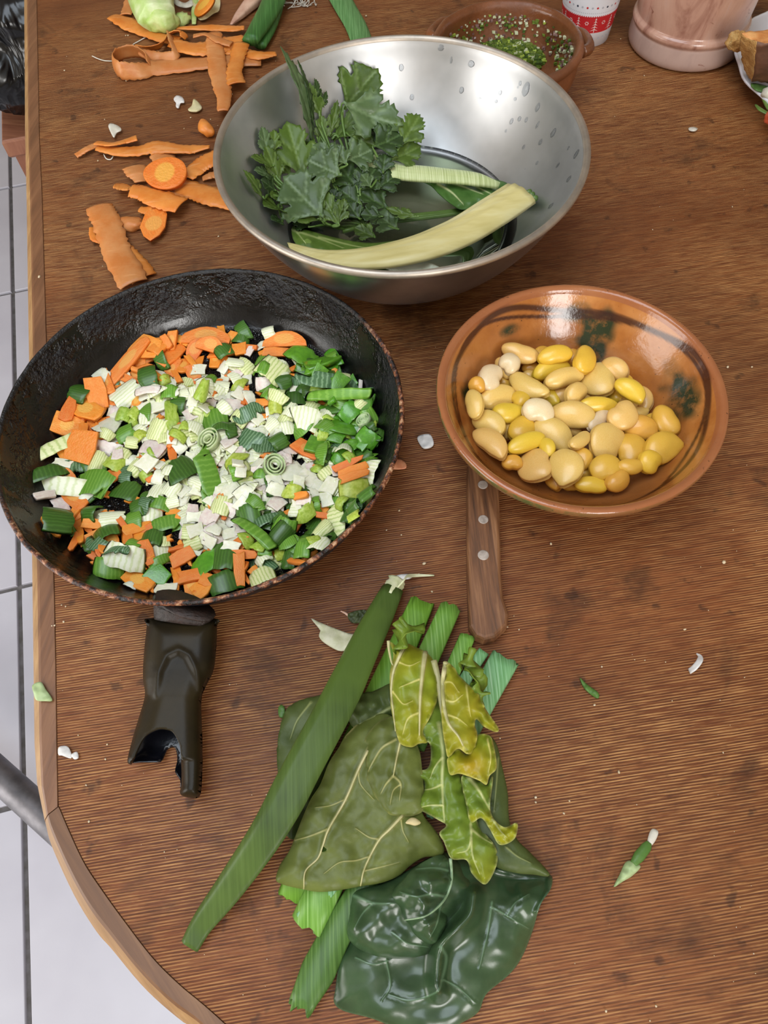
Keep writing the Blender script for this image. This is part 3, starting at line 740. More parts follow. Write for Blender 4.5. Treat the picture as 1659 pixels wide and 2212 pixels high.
for i, (cx, cy, l_, w_, an, tn, low) in enumerate(BL):
    px, py = 960 + cx / 3.072, 720 + cy / 3.072
    want = .0375 if not low else .0270
    if not low: want += .004 * math.sin(i * 2.3)
    c = in_cand(px, py, BC, br_in, .07, want, .010 if not low else .008)
    s = pxm(px, py, c.z - TZ) / 3.072
    q = P(px + math.cos(math.radians(an)) * 10, py + math.sin(math.radians(an)) * 10, c.z - TZ) - c
    sh = (0 if w_ / l_ > .75 else 1) if tn != 'w' else 3
    sh = [sh, 2 if w_ / l_ < .55 else sh, 4 if w_ / l_ > .6 else sh][i % 3]
    o = bpy.data.objects.new('broad_bean', protos[tn, sh]); COL.objects.link(o)
    tag(o, lab[i], 'bean', 'peeled broad beans in the clay bowl')
    # foreshortening: widths seen at a slant are wider in reality
    fs = 1 / max(.72, math.sin(math.radians(52)) + .2 * abs(math.cos(math.radians(an))))
    R = random.Random(i)
    o.matrix_world = Matrix.Translation(c) @ Matrix.Rotation(math.atan2(q.y, q.x), 4, 'Z') @ Matrix.Rotation(math.radians(24) + R.uniform(-.25, .25), 4, 'X') @ Matrix.Rotation(R.uniform(-.2, .2), 4, 'Y') @ Matrix.Diagonal((l_ * s * 1.22, w_ * s * fs * 1.22 * (1 if i % 4 else -1), min(w_, 120) * s * 1.02, 1))
# ------------------------------------------------------------------ chopped vegetables in the pan
def proto(name, v, f, mat, smooth=True):
    o = mk(name, v, f, mat, smooth=smooth); me = o.data; bpy.data.objects.remove(o); return me
def m_carrot(name, c1, c2, core):
    m, nt, b = NT(name); v = coords(nt)
    col = mixc(nt, vramp(nt, noise(nt, v, 3, 5), .35, .65), c1, c2)
    if core:
        mp = nd(nt, 'ShaderNodeVectorMath', operation='LENGTH'); sc = coords(nt, (4.2, 3.0, 0)); L(nt, sc, mp.inputs[0])
        col = mixc(nt, vramp(nt, mp.outputs['Value'], 1.05, .85, 0, .75), col, core)
    oi = nd(nt, 'ShaderNodeObjectInfo'); hs = nd(nt, 'ShaderNodeHueSaturation')
    L(nt, vramp(nt, oi.outputs['Random'], 0, 1, .90, 1.08), hs.inputs['Value']); L(nt, vramp(nt, oi.outputs['Random'], 0, 1, .492, .512), hs.inputs['Hue'])
    L(nt, col, hs.inputs['Color']); L(nt, hs.outputs[0], b.inputs['Base Color']); b.inputs['Roughness'].default_value = .42
    b.inputs['Subsurface Weight'].default_value = .12; b.inputs['Subsurface Scale'].default_value = .003
    bump(nt, b, noise(nt, v, 14, 3), .2, .02); return m
MC = m_carrot('carrot_flesh', '#ee8024', '#f09440', None); MCC = m_carrot('carrot_core', '#ec7e24', '#f09442', '#eeb058')
MW = M('onion_white', '#f0ecda', '#e0e0c0', 4, .3, .1, 12, var=.05, sss=.2, hue=.01)
MWP = M('onion_blush', '#f0e6da', '#dfc6c0', 3, .3, .1, 12, var=.05, sss=.2)
MLL = stripemat('leek_pale', '#dde0a8', '#aebf6c', 44)
MLW = stripemat('leek_white', '#ecedd2', '#cfd8a0', 40)
MLD = stripemat('leek_dark', '#3c6120', '#4b742b', 50, rough=.3, var=.2)
MLM = stripemat('leek_mid', '#60902c', '#78a440', 46, rough=.3, var=.15)
MLB = stripemat('leek_blue_green', '#496b45', '#7d9c76', 44, rough=.28, var=.1)
MLIME = M('leek_lime', '#93ad30', '#b7c95e', 5, .32, .1, 12, var=.08, sss=.1)
MPEP = M('green_pepper', '#5c9a24', '#48801e', 3, .25, .15, 10, coat=.4, var=.15, hue=.01)
MRING = M('leek_ring', '#a3bf7c', '#d6dfb8', 5, .35, .1, 12, var=.08)
def rect_irr(seed, n=4, tap=0, j=.08):
    R = random.Random(seed); p = []
    for x, y in ((-.5, -.5), (0, -.52), (.5, -.5 + tap), (.52, 0), (.5, .5 - tap), (0, .5), (-.5, .5), (-.5, 0)):
        p.append((x + R.uniform(-j, j), y + R.uniform(-j, j)))
    return p
def unit_slab(seed, tap=0, j=.08):
    v, f = slab(rect_irr(seed, tap=tap, j=j), 1, .07)
    return [(x, y, z * .999) for x, y, z in v], f
def half_disc(seed):
    R = random.Random(seed); p = [(.5 * math.cos(a), -.45 + .95 * math.sin(a)) for a in np.linspace(0, math.pi, 11)]
    return slab([(x + R.uniform(-.03, .03), y) for x, y in p], 1, .06)
def unit_arc(seed, sweep, thick=.16, nx=4):
    """curved strip: bends along x through the given sweep, z 0..1"""
    R = random.Random(seed); a = np.linspace(-sweep / 2, sweep / 2, 14)
    x = np.sin(a); z = np.cos(a); x = x / (x.max() - x.min() + 1e-9); z = z - z.min(); z = z / (z.max() + 1e-9) * (1 - thick)
    path = np.stack([x, a * 0 + .06 * np.sin(a * 2 + seed), z + thick / 2], 1)
    w = 1 + .12 * np.array([R.uniform(-1, 1) for _ in a])
    w = np.convolve(np.r_[w[:1], w, w[-1:]], [.25, .5, .25], 'valid')
    v, f = ribbon(path, w, np.zeros(14), thick, nx=nx, prof=lambda s: .04 * (1 - s * s), rough=.04, seed=seed, edge=.42)
    return v, f
def unit_ring(rs, seed):
    v, f = [], []
    for r in rs:
        a, b = lathe([(r - .05, 0), (r - .055, .92), (r - .025, 1), (r, .93), (r, 0), (r - .05, 0)], 24)
        n = len(v); v += a; f += [tuple(i + n for i in q) for q in b]
    return [(x * (1 + .1 * math.sin(seed)), y, z + .12 * x) for x, y, z in v], f
PR_ = {
 'carrot_slice': [proto('carrot_slice', *unit_slab(i, .12, .06), MCC) for i in range(3)] + [proto('carrot_slice', *half_disc(i), MCC) for i in range(2)],
 'carrot_stick': [proto('carrot_stick', *unit_slab(10 + i, (.0, .15, .28)[i % 3], .07), MC) for i in range(6)],
 'onion_piece': [proto('onion_piece', *unit_slab(30 + i), MW if i % 3 else MWP) for i in range(3)] + [proto('onion_piece', *unit_arc(40 + i, (.9, 1.6, 2.2)[i], .3), MW if i else MWP) for i in range(3)],
 'pale_leek_piece': [proto('pale_leek_piece', *unit_arc(50 + i, (.6, 1.2, 1.9, 2.6)[i % 4], .14), (MLL, MLW)[i % 2]) for i in range(6)],
 'green_leek_piece': [proto('green_leek_piece', *unit_arc(60 + i, (.5, 1.3, 2.2, 3.6, 5.0)[i % 5], .13), (MLD, MLM, MLD, MLB, MLM, MLD, MLM, MLD)[i]) for i in range(8)],
 'leek_ring': [proto('leek_ring', *unit_ring((.5, .36, .22), i), MRING) for i in range(2)],
 'spring_onion_piece': [proto('spring_onion_piece', *unit_arc(80 + i, (2.0, 3.0, .8)[i], .3), MLIME) for i in range(3)],
 'pepper_piece': [proto('pepper_piece', *unit_slab(90 + i, .1, .12), MPEP) for i in range(2)] + [proto('pepper_piece', *unit_arc(94 + i, (1.2, 2.0)[i], .42), MPEP) for i in range(2)],
}
GN = 150; GS = .27 / GN; hm = np.full((GN, GN), .0046)
gxx, gyy = np.meshgrid(np.arange(GN), np.arange(GN), indexing='ij')
wx = (gxx + .5) * GS - .135; wy = (gyy + .5) * GS - .135; wr = np.hypot(wx, wy)
hm = np.maximum(hm, np.interp(wr, [r for r, z in pin], [z for r, z in pin]) + .0004)
PIECES = []
def drop(kind, px, py, Lx, Wy, T, ang, sub=None, lift=0, tilt=.22, flatten=0):
    """lay one piece on what is already in the pan, under pixel (px, py)"""
    h = .008
    for _ in range(4):
        q = P(px, py, h); r = math.hypot(q.x - PC.x, q.y - PC.y)
        i = int((q.x - PC.x + .135) / GS); j = int((q.y - PC.y + .135) / GS)
        if not (0 <= i < GN and 0 <= j < GN): return None
        rad = max(.002, .5 * math.hypot(Lx, Wy) * .62)
        m = (wx - (q.x - PC.x)) ** 2 + (wy - (q.y - PC.y)) ** 2 < rad * rad
        if not m.any(): return None
        h = float(np.percentile(hm[m], 78)) + T * .5
    z0 = h - T * .5
    s = .006; 
    def H(dx, dy):
        a = int((q.x - PC.x + dx + .135) / GS); b = int((q.y - PC.y + dy + .135) / GS)
        return hm[min(max(a, 0), GN - 1), min(max(b, 0), GN - 1)]
    gx = (H(s, 0) - H(-s, 0)) / (2 * s); gy = (H(0, s) - H(0, -s)) / (2 * s)
    n = Vector((-gx * .6 + rnd.uniform(-tilt, tilt), -gy * .6 + rnd.uniform(-tilt, tilt), 1)).normalized()
    d2 = P(px + math.cos(math.radians(ang)) * 8, py + math.sin(math.radians(ang)) * 8, h) - q
    x = (d2 - n * d2.dot(n)).normalized(); y = n.cross(x)
    me = PR_[kind][sub if sub is not None else rnd.randrange(len(PR_[kind]))]
    o = bpy.data.objects.new(kind, me); COL.objects.link(o)
    Mx = Matrix((x * Lx, y * Wy, n * T)).transposed().to_4x4(); Mx.translation = Vector((q.x, q.y, TZ + z0 + lift)) 
    o.matrix_world = Mx
    m2 = (wx - (q.x - PC.x)) ** 2 + (wy - (q.y - PC.y)) ** 2 < (rad * .85) ** 2
    hm[m2] = np.maximum(hm[m2], z0 + T * .72)
    PIECES.append((o, kind, px, py)); return o
def rand_in(poly):
    p = np.array(poly, float); lo, hi = p.min(0), p.max(0)
    while True:
        q = np.array([[rnd.uniform(lo[0], hi[0]), rnd.uniform(lo[1], hi[1])]])
        if inside(q, p)[0]: return q[0]
mm = lambda a, b: rnd.uniform(a, b) * .001
SIZE = {'carrot_slice': lambda: (mm(13, 20), mm(7, 10), mm(2.4, 3.4)), 'carrot_stick': lambda: (mm(10, 20), mm(3.2, 6.5), mm(2.4, 3.6)),
        'onion_piece': lambda: (mm(7, 11), mm(6, 10), mm(1.6, 2.6)), 'pale_leek_piece': lambda: (mm(9, 14), mm(7, 12), mm(2.0, 4.5)),
        'green_leek_piece': lambda: (mm(9, 14), mm(8, 13), mm(2.5, 6)), 'leek_ring': lambda: (mm(9, 12), mm(9, 12), mm(4, 6)),
        'spring_onion_piece': lambda: (mm(7, 10), mm(6, 8), mm(3, 5)), 'pepper_piece': lambda: (mm(9, 14), mm(7, 10), mm(2.5, 4))}
CAR_T = [(180, 810), (300, 735), (500, 712), (530, 770), (420, 810), (330, 850), (260, 890), (215, 930), (175, 1000), (125, 915)]
CAR_B = [(150, 1080), (260, 1130), (440, 1180), (600, 1160), (560, 1245), (440, 1285), (330, 1285), (200, 1220), (120, 1130)]
ALL = [(190, 830), (320, 750), (520, 740), (640, 740), (760, 830), (800, 950), (790, 1080), (700, 1200), (560, 1260), (420, 1285), (300, 1265), (170, 1180), (110, 1060), (130, 930)]
WHT = [(250, 870), (330, 810), (470, 830), (560, 900), (640, 960), (730, 1010), (720, 1080), (600, 1060), (540, 1170), (400, 1190), (370, 1090), (280, 1010), (215, 960)]
GRN = [(560, 770), (700, 750), (780, 840), (815, 950), (800, 1080), (720, 1190), (600, 1250), (520, 1180), (560, 1080), (680, 1050), (690, 960), (600, 880)]
LEF = [(80, 960), (200, 980), (300, 1000), (330, 1100), (260, 1250), (170, 1200), (100, 1100)]
PEP = [(640, 760), (740, 770), (800, 880), (815, 980), (740, 1000), (690, 930), (640, 850)]
def scatter(kind, poly, n):
    for _ in range(n):
        x, y = rand_in(poly); a, b, c = SIZE[kind](); drop(kind, x, y, a, b, c, rnd.uniform(0, 180))
scatter('onion_piece', WHT, 50); scatter('pale_leek_piece', WHT, 60); scatter('green_leek_piece', GRN, 30); scatter('carrot_stick', ALL, 110); scatter('carrot_slice', CAR_T, 22); scatter('carrot_stick', CAR_T, 22); scatter('carrot_stick', CAR_B, 44); scatter('carrot_slice', CAR_B, 8)
scatter('pepper_piece', PEP, 42); scatter('green_leek_piece', GRN, 46); scatter('pale_leek_piece', ALL, 22); scatter('green_leek_piece', LEF, 12); scatter('onion_piece', WHT, 60)
scatter('pale_leek_piece', WHT, 40); scatter('green_leek_piece', ALL, 14); scatter('onion_piece', WHT, 55); scatter('pale_leek_piece', GRN, 22); scatter('green_leek_piece', GRN, 22); scatter('pepper_piece', PEP, 10)
scatter('spring_onion_piece', GRN, 16); scatter('spring_onion_piece', WHT, 12); scatter('pale_leek_piece', [(330, 850), (480, 780), (600, 780), (640, 900), (560, 980), (400, 960)], 34); scatter('onion_piece', [(330, 850), (480, 790), (600, 800), (640, 900), (560, 980), (400, 960)], 30); scatter('onion_piece', [(430, 990), (720, 1000), (720, 1080), (560, 1120), (500, 1180), (400, 1170)], 34)
HERO = [('carrot_slice', [(840,312,205,72,0),(1160,325,195,65,4),(590,352,135,85,22),(520,400,225,52,5),(385,452,125,72,-14),(790,350,125,55,-20),(860,345,120,60,15),(270,672,115,78,16),(350,612,145,72,25),(470,560,80,85,10),(1250,775,130,62,30),(260,885,90,80,20),(300,965,145,62,50),(560,1310,145,62,35)]),
 ('carrot_stick', [(690,392,125,62,-35),(330,765,135,100,-62),(392,540,140,62,82),(270,602,110,42,-45),(650,350,90,45,-30),(1420,828,135,26,-22),(1430,855,135,28,-20),(1440,878,125,30,-18),(200,1092,112,26,68),(322,1120,112,30,80),(372,1062,100,32,20),(550,1090,112,42,8),(520,1142,92,32,85),(590,1192,100,55,60),(740,1212,105,50,-25),(722,1290,92,36,75),(782,1290,112,52,-15),(822,1342,82,66,-40),(850,1312,72,50,20),(990,1198,112,36,0),(972,1262,140,40,85),(1042,1270,62,42,-40),(722,1042,92,36,25),(1070,585,105,32,-5),(1350,1046,135,22,5),(975,368,60,50,80),(1120,377,115,32,-3),(1232,962,62,28,0),(460,880,72,52,-30),(370,1130,100,34,-30),(610,1120,80,50,60)]),
 ('onion_piece', [(440,675,70,100,15),(415,470,50,52,20),(625,602,122,62,-20),(440,772,92,50,10),(1190,872,82,88,20),(1252,892,82,62,25),(1292,930,82,62,20),(1075,347,52,32,-25),(1195,512,52,32,5),(1470,512,16,40,0),(1480,690,42,36,15),(590,560,92,32,-10),(600,535,85,30,-5),(240,1000,62,50,60),(170,952,82,26,10),(800,1182,50,46,20),(850,1142,82,42,30),(680,1342,92,42,5),(530,1327,42,22,25),(1012,962,92,60,30),(940,942,72,60,-30),(255,832,70,32,5),(350,965,60,30,-50),(955,600,110,55,-10),(620,770,80,70,10),(600,830,70,60,30),(850,1060,80,60,-60),(1350,920,72,70,20),(1270,960,60,60,-20),(1000,1010,70,55,30),(810,450,56,40,0),(870,1100,60,44,30),(930,1120,60,40,-15),(1015,370,26,40,30)]),
 ('pale_leek_piece', [(1110,450,115,95,20),(1255,652,115,82,8),(245,755,200,46,-30),(250,925,205,62,5),(520,542,92,102,42),(640,690,80,80,20),(765,892,82,62,-20),(775,1132,82,62,5),(1370,1062,140,62,82),(1300,1162,82,72,25),(1310,1102,62,72,40),(1067,1292,105,72,-25),(1400,772,62,62,0),(505,1202,150,82,15),(600,1052,112,62,-5),(460,1052,72,82,85),(1160,680,80,50,10),(1510,860,100,60,-55),(640,940,70,80,10),(390,830,60,80,10),(700,930,70,60,30),(900,1000,80,70,10),(560,700,70,60,40),(500,470,70,50,-30),(1330,640,60,50,20)]),
 ('green_leek_piece', [(605,478,102,62,78),(870,652,115,72,-15),(745,852,122,102,-30),(1010,735,102,82,30),(1100,762,82,82,0),(1330,495,142,62,2),(1380,542,262,38,2),(1195,572,112,66,-5),(510,702,82,66,60),(385,915,102,92,10),(248,1082,115,92,20),(432,1122,105,72,-35),(512,942,112,76,20),(615,1137,92,62,0),(680,1082,112,56,-15),(905,1212,112,105,0),(917,1312,135,76,-20),(1012,1042,102,82,-15),(1032,1112,222,42,40),(640,1212,92,32,-15),(842,892,185,66,72),(1090,877,112,42,5),(312,527,82,62,15),(180,862,132,52,20),(980,260,82,42,65),(982,322,62,42,10),(915,372,82,52,-30),(1490,612,82,62,-20),(1160,1080,92,62,20),(1140,1110,80,80,40),(1232,1182,82,62,0),(1180,1222,92,62,10),(1130,740,70,60,50),(940,690,90,40,80),(650,385,90,40,-30),(900,690,80,40,-10),(560,1010,90,40,70),(690,545,70,50,-20),(720,570,90,50,10),(430,1240,110,70,10),(1040,1000,60,40,30),(850,495,62,50,10),(470,1190,70,46,20),(1010,625,70,60,-20),(1500,690,50,60,60),(650,990,90,50,10)]),
 ('leek_ring', [(855,735,95,90,0),(1110,838,92,88,0),(1490,660,62,62,0)]),
 ('spring_onion_piece', [(470,822,62,66,20),(500,632,50,50,10),(540,628,50,46,30),(702,632,132,42,82),(1440,935,105,82,0),(1240,1012,66,52,-40),(970,500,72,42,-20),(660,480,40,36,0),(1400,715,66,52,0),(1335,648,40,34,0),(820,530,36,80,10),(960,820,90,50,-50),(1190,940,60,50,10),(1120,600,50,50,0),(750,680,34,34,0)]),
 ('pepper_piece', [(645,1282,82,66,30),(840,1242,105,82,-20),(1225,392,92,82,30),(1312,422,135,66,-30),(1280,440,60,70,0),(1390,640,80,90,70),(1420,590,70,60,0),(1290,760,80,60,10),(1500,720,70,60,50),(1450,700,60,70,0),(1370,720,60,50,30)])]
SUBS = {'green_leek_piece': {1010: 3, 1330: 3, 1100: 3, 605: 0, 905: 0, 917: 0, 248: 0, 432: 5, 745: 2, 1380: 6, 1032: 6, 842: 4, 312: 0, 615: 0}}
hero_t = {'carrot_slice': .0032, 'carrot_stick': .0032, 'onion_piece': .0024, 'pale_leek_piece': .0036, 'green_leek_piece': .0042, 'leek_ring': .0055, 'spring_onion_piece': .0045, 'pepper_piece': .0038}
for kind, l_ in HERO:
    for (x, y, a, b_, an) in l_:
        px, py = x / 1.885, 560 + y / 1.885; s = pxm(px, py, .015) / 1.885
        o = drop(kind, px, py, a * s * 1.02, b_ * s * 1.2, hero_t[kind], an, SUBS.get(kind, {}).get(x), tilt=.12)
for k_, p_ in ((('green_leek_piece', 0), (1090, 258, 92, 62, 30)),):
    px, py = p_[0] / 1.885, 560 + p_[1] / 1.885; s = pxm(px, py, .02) / 1.885; drop('pale_leek_piece', px, py, .011, .009, .006, 30, 1)
kd = {'carrot_slice': 'wide orange carrot slice', 'carrot_stick': 'orange carrot stick', 'onion_piece': 'white chopped onion piece', 'pale_leek_piece': 'pale striped leek piece', 'green_leek_piece': 'dark green leek piece', 'leek_ring': 'round layered leek ring', 'spring_onion_piece': 'lime green onion stem piece', 'pepper_piece': 'shiny green pepper piece'}
catk = {'carrot_slice': 'carrot', 'carrot_stick': 'carrot', 'onion_piece': 'onion', 'pale_leek_piece': 'leek', 'green_leek_piece': 'leek', 'leek_ring': 'leek', 'spring_onion_piece': 'onion', 'pepper_piece': 'pepper'}
grpk = {'carrot_slice': 'carrot slices in the frying pan', 'carrot_stick': 'carrot sticks in the frying pan', 'onion_piece': 'onion pieces in the frying pan', 'pale_leek_piece': 'pale leek pieces in the frying pan', 'green_leek_piece': 'green leek pieces in the frying pan', 'leek_ring': 'leek rings in the frying pan', 'spring_onion_piece': 'onion stem pieces in the frying pan', 'pepper_piece': 'pepper pieces in the frying pan'}
bandn = ['far edge', 'second band', 'third band', 'fourth band', 'fifth band', 'sixth band', 'near edge']
bk = {}
for o, kind, px, py in PIECES: bk.setdefault((kind, min(6, max(0, int((py - 690) / 86)))), []).append((px, o))
for (kind, bnd), l_ in bk.items():
    for n_, (_, o) in enumerate(sorted(l_, key=lambda e: e[0])):
        tag(o, '%s in the pan, %s from left in its %s' % (kd[kind], ordn(n_), bandn[bnd]), catk[kind], grpk[kind])

# ------------------------------------------------------------------ knife
m_kw, nt, b = NT('knife_wood'); vv = coords(nt, (260, 14, 60), (0, 0, math.radians(2))); n_ = noise(nt, vv, 1, 5, .65, .3)
L(nt, ramp(nt, n_, [(.3, '#432b1b'), (.5, '#70492d'), (.72, '#966b48')]), b.inputs['Base Color']); b.inputs['Roughness'].default_value = .5; bump(nt, b, n_, .35, .0008)
m_riv = M('worn_rivet', '#b3a69c', '#8f8379', 300, .55, .1, 400)
kp = [(1010, 1004), (1078, 1004), (1080, 1120), (1083, 1240), (1088, 1290), (1100, 1326), (1096, 1350), (1070, 1374), (1046, 1380), (1028, 1372), (1014, 1350), (1010, 1240), (1009, 1120)]
KH = .0135
kq = [P(x, y, KH) for x, y in kp]; kc = sum(kq, Vector()) / len(kq)
kn = thing('kitchen_knife', 'kitchen knife with worn wooden handle, its blade hidden beneath the bean bowl', 'knife', (kc.x, kc.y, TZ))
tv, tf = slab([(q.x, q.y) for q in kq], .0125, .0022); mk('handle', [(x, y, z + TZ + .001) for x, y, z in tv], tf, m_kw, kn, smooth=False)
for (x, y, r) in ((1043, 1047, 12.5), (1044, 1122, 12.5), (1044, 1199, 14)):
    q = P(x, y, KH); s = pxm(x, y, KH)
    v, f = lathe([(0, .0133), (r * s * .8, .01330), (r * s, .0128), (r * s, .008)], 24, (q.x, q.y, TZ + .0005)); mk('rivet', v, f, m_riv, kn, smooth=False)
k0 = P(1045, 1012, .004); k1 = k0 + (k0 - P(1046, 1340, .004)).normalized() * .085
sd = (k1 - k0).cross(Vector((0, 0, 1))).normalized()
bl = [k0 - sd * .009, k0 + sd * .009, k0.lerp(k1, .6) + sd * .008, k1 - sd * .007, k0.lerp(k1, .5) - sd * .009]
tv, tf = slab([(q.x, q.y) for q in bl], .0014, .0004); mk('blade', [(x, y, z + TZ + .0005) for x, y, z in tv], tf, m_steelleg, kn, smooth=False)

# ------------------------------------------------------------------ chard, leek tops and the long leek leaf
c5 = lambda l: [(550 + x / 2.1857, 1200 + y / 2.1857) for x, y in l]
m_olive = leafmat('chard_underside', '#535c28', '#636c33', '#a5a066', .42, bs=.2)
m_olive2 = leafmat('chard_dull', '#404d25', '#4e5a2d', '#8b9159', .45)
m_bgreen = leafmat('chard_glossy', '#2a4026', '#3b5234', '#5e7a5c', .30, coat=.15, bs=.08, spec=.5)
m_lime = leafmat('chard_yellowing', '#6d7d1c', '#828f24', '#c6bd6c', .36, ochre='#9c8618')
m_limed = leafmat('chard_bright', '#586f20', '#6e832e', '#b4b878', .34, ochre='#8a8a1a')
m_rib = M('chard_rib', '#bdb585', '#a9a56e', 120, .4, .1, 300)
m_ribg = M('chard_rib_green', '#8da482', '#7c966f', 120, .3, .1, 300)
def wave(p, d, w, amp, sc=30, seed=0):
    return amp * np.exp(-d / w) * pn(p, sc, seed)
def rib(name, pts, wpx, h, parent, mat, lift=.0006):
    """a raised midrib: pts pixels, h = height function"""
    q = crom(pts, max(10, len(pts) * 5)); hh = h(q)
    path = [P(x, y, z + lift) for (x, y), z in zip(q, hh)]
    s = pxm(q[0][0], q[0][1], .02)
    rr = [max(.0003, wpx * s * .5 * (1 - .75 * t)) for t in np.linspace(0, 1, len(q))]
    v, f = tube(path, rr, 8, .7); return mk(name, v, f, mat, parent)
def leaf_thing(label, pts, h=0.01, cat='leaf', name='chard_leaf'):
    c = np.mean(np.array(pts), 0); q = P(c[0], c[1], 0); return thing(name, label, cat, q)
m_lk = {}
def lkmat(name, c1, c2, c3, ang):
    m, nt, b = NT(name); v = coords(nt, (900, 20, 20), (0, 0, ang)); n = noise(nt, v, 1, 4, .6)
    col = ramp(nt, n, [(.3, c1), (.52, c2), (.75, c3)]); L(nt, col, b.inputs['Base Color']); b.inputs['Roughness'].default_value = .40; b.inputs['Specular IOR Level'].default_value = .3
    bump(nt, b, n, .25, .0006); return m
q0, q1 = P(790 / 2.1857 + 550, 1300, 0), P(190 / 2.1857 + 550, 1930, 0)
LANG = math.atan2(q1.x - q0.x, -(q1.y - q0.y))
m_lt = lkmat('leek_top_green', '#588222', '#6c9834', '#8fb657', -LANG); m_lt2 = lkmat('leek_top_pale', '#56832c', '#709c42', '#9dbd78', -LANG); m_ltb = lkmat('leek_top_blue', '#578a4e', '#79aa78', '#aeceaa', -LANG)
def leek_top(label, pts, wpx, h, mat, flat=.42, n=20, cut=0):
    pp = crom(c5(pts), n); s = pxm(*pp[0], h); hs = np.linspace(h, h * .9, n)
    path = [P(x, y, z) for (x, y), z in zip(pp, hs)]
    w = np.interp(np.linspace(0, 1, len(wpx)), np.linspace(0, 1, len(wpx)), wpx); w = np.interp(np.linspace(0, 1, n), np.linspace(0, 1, len(wpx)), w) / 2.1857
    t = thing('cut_leek', label, 'leek', (path[0].x, path[0].y, TZ), 'cut leek tops under the chard')
    rr = [a * s * .5 for a in w]
    v, f = tube(path, rr, 18, flat, caps=False, ridge=.03, rk=6)
    m = n - 1; k = 18
    v2, f2 = tube([a + Vector((0, 0, 0)) for a in path], [r * .82 for r in rr], 18, flat * .7, caps=False, ridge=.03, rk=6)
    N = len(v); f = f + [tuple(i + N for i in q[::-1]) for q in f2]; v = v + v2
    for e in (0, m):
        for a in range(k):
            b_ = (a + 1) % k; q = (e * k + a, e * k + b_, N + e * k + b_, N + e * k + a); f.append(q if e else q[::-1])
    for e in (0, m):                                   # ragged cut ends
        dirv = (path[0] - path[1]).normalized() if e == 0 else (path[-1] - path[-2]).normalized()
        for a in range(k):
            j = rnd.uniform(0, cut); v[e * k + a] = Vector(v[e * k + a]) + dirv * j; v[N + e * k + a] = Vector(v[N + e * k + a]) + dirv * j
    mk('leaf_sheath', v, f, mat, t)
    return t
leek_top('broad flat green leek top, leftmost of the cut ends beside the long leek leaf', [(790,222),(640,560),(420,1050),(190,1620)], [122,140,150,150], .0055, m_lt, .30, cut=.002)
leek_top('rounded light green leek top, second from the left, poking up above the yellowing leaf', [(922,250),(790,540),(560,1050),(255,1740)], [104,112,130,150], .0085, m_lt2, .55, cut=.003)
leek_top('short narrow green leek top beside the knife handle end', [(1005,382),(935,540),(760,900)], [76,80,90], .0060, m_lt2, .45, cut=.001)
leek_top('smallest leek top, a narrow pale stub between two wider ones', [(1080,455),(1010,560),(900,760)], [56,60,70], .0052, m_ltb, .45, cut=.001)
leek_top('wide bluish green leek top, rightmost of the cut ends', [(1178,495),(1070,690),(940,930),(800,1200)], [138,130,120,110], .0070, m_ltb, .34, cut=.003)
leek_top('thick green leek top ending low at the left with a split ragged end', [(560,1480),(400,1760),(300,1960),(225,2110)], [110,130,150,110], .0085, lkmat('leek_top_dark', '#3a5822', '#4c6e30', '#6d8c4a', -LANG), .42, cut=.006)
leek_top('thin bluish leek strip poking out below the big olive chard leaf', [(420,1480),(335,1600),(215,1710)], [60,55,46], .0120, m_ltb, .25, cut=.001)

def flat_h(base, dome=.004, w=22, drop=.6):
    return lambda p, d: base + dome * (1 - np.exp(-d / w)) + 0 * d
# A0 dark leaf lying under the long leek
pts = c5([(430,640),(300,660),(200,690),(145,735),(112,850),(105,960),(118,1100),(130,1250),(145,1315),(200,1330),(280,1150),(400,860),(500,690)])
t = leaf_thing('dull dark chard leaf under the long leek leaf, at the left of the heap', pts)
hA0 = lambda p, d: .0105 + .003 * (1 - np.exp(-d / 14)) + .002 * pn(p, 45, 1) + wave(p, d, 12, .003, 25, 2)
sheet('blade', pts, hA0, 6, m_olive2, t, veins=[(c5([(440,770),(340,850),(250,960),(200,1100)]), 4, .0006), (c5([(260,700),(200,780),(170,860)]), 3, .0005)], jag=.6, seed=1)
# small curled top of the olive leaf, behind
pts = c5([(455,655),(520,645),(560,640),(640,600),(660,560),(690,640),(700,730),(640,760),(560,800),(480,820),(440,760)])
t = leaf_thing('small crumpled chard leaf end sticking out above the big olive leaf', pts)
hA1 = lambda p, d: .016 + .004 * (1 - np.exp(-d / 12)) + .004 * pn(p, 22, 4)
sheet('blade', pts, hA1, 5, m_olive2, t, veins=[(c5([(700,700),(640,720),(560,765),(470,810)]), 6, .0008)], jag=.5, seed=2)
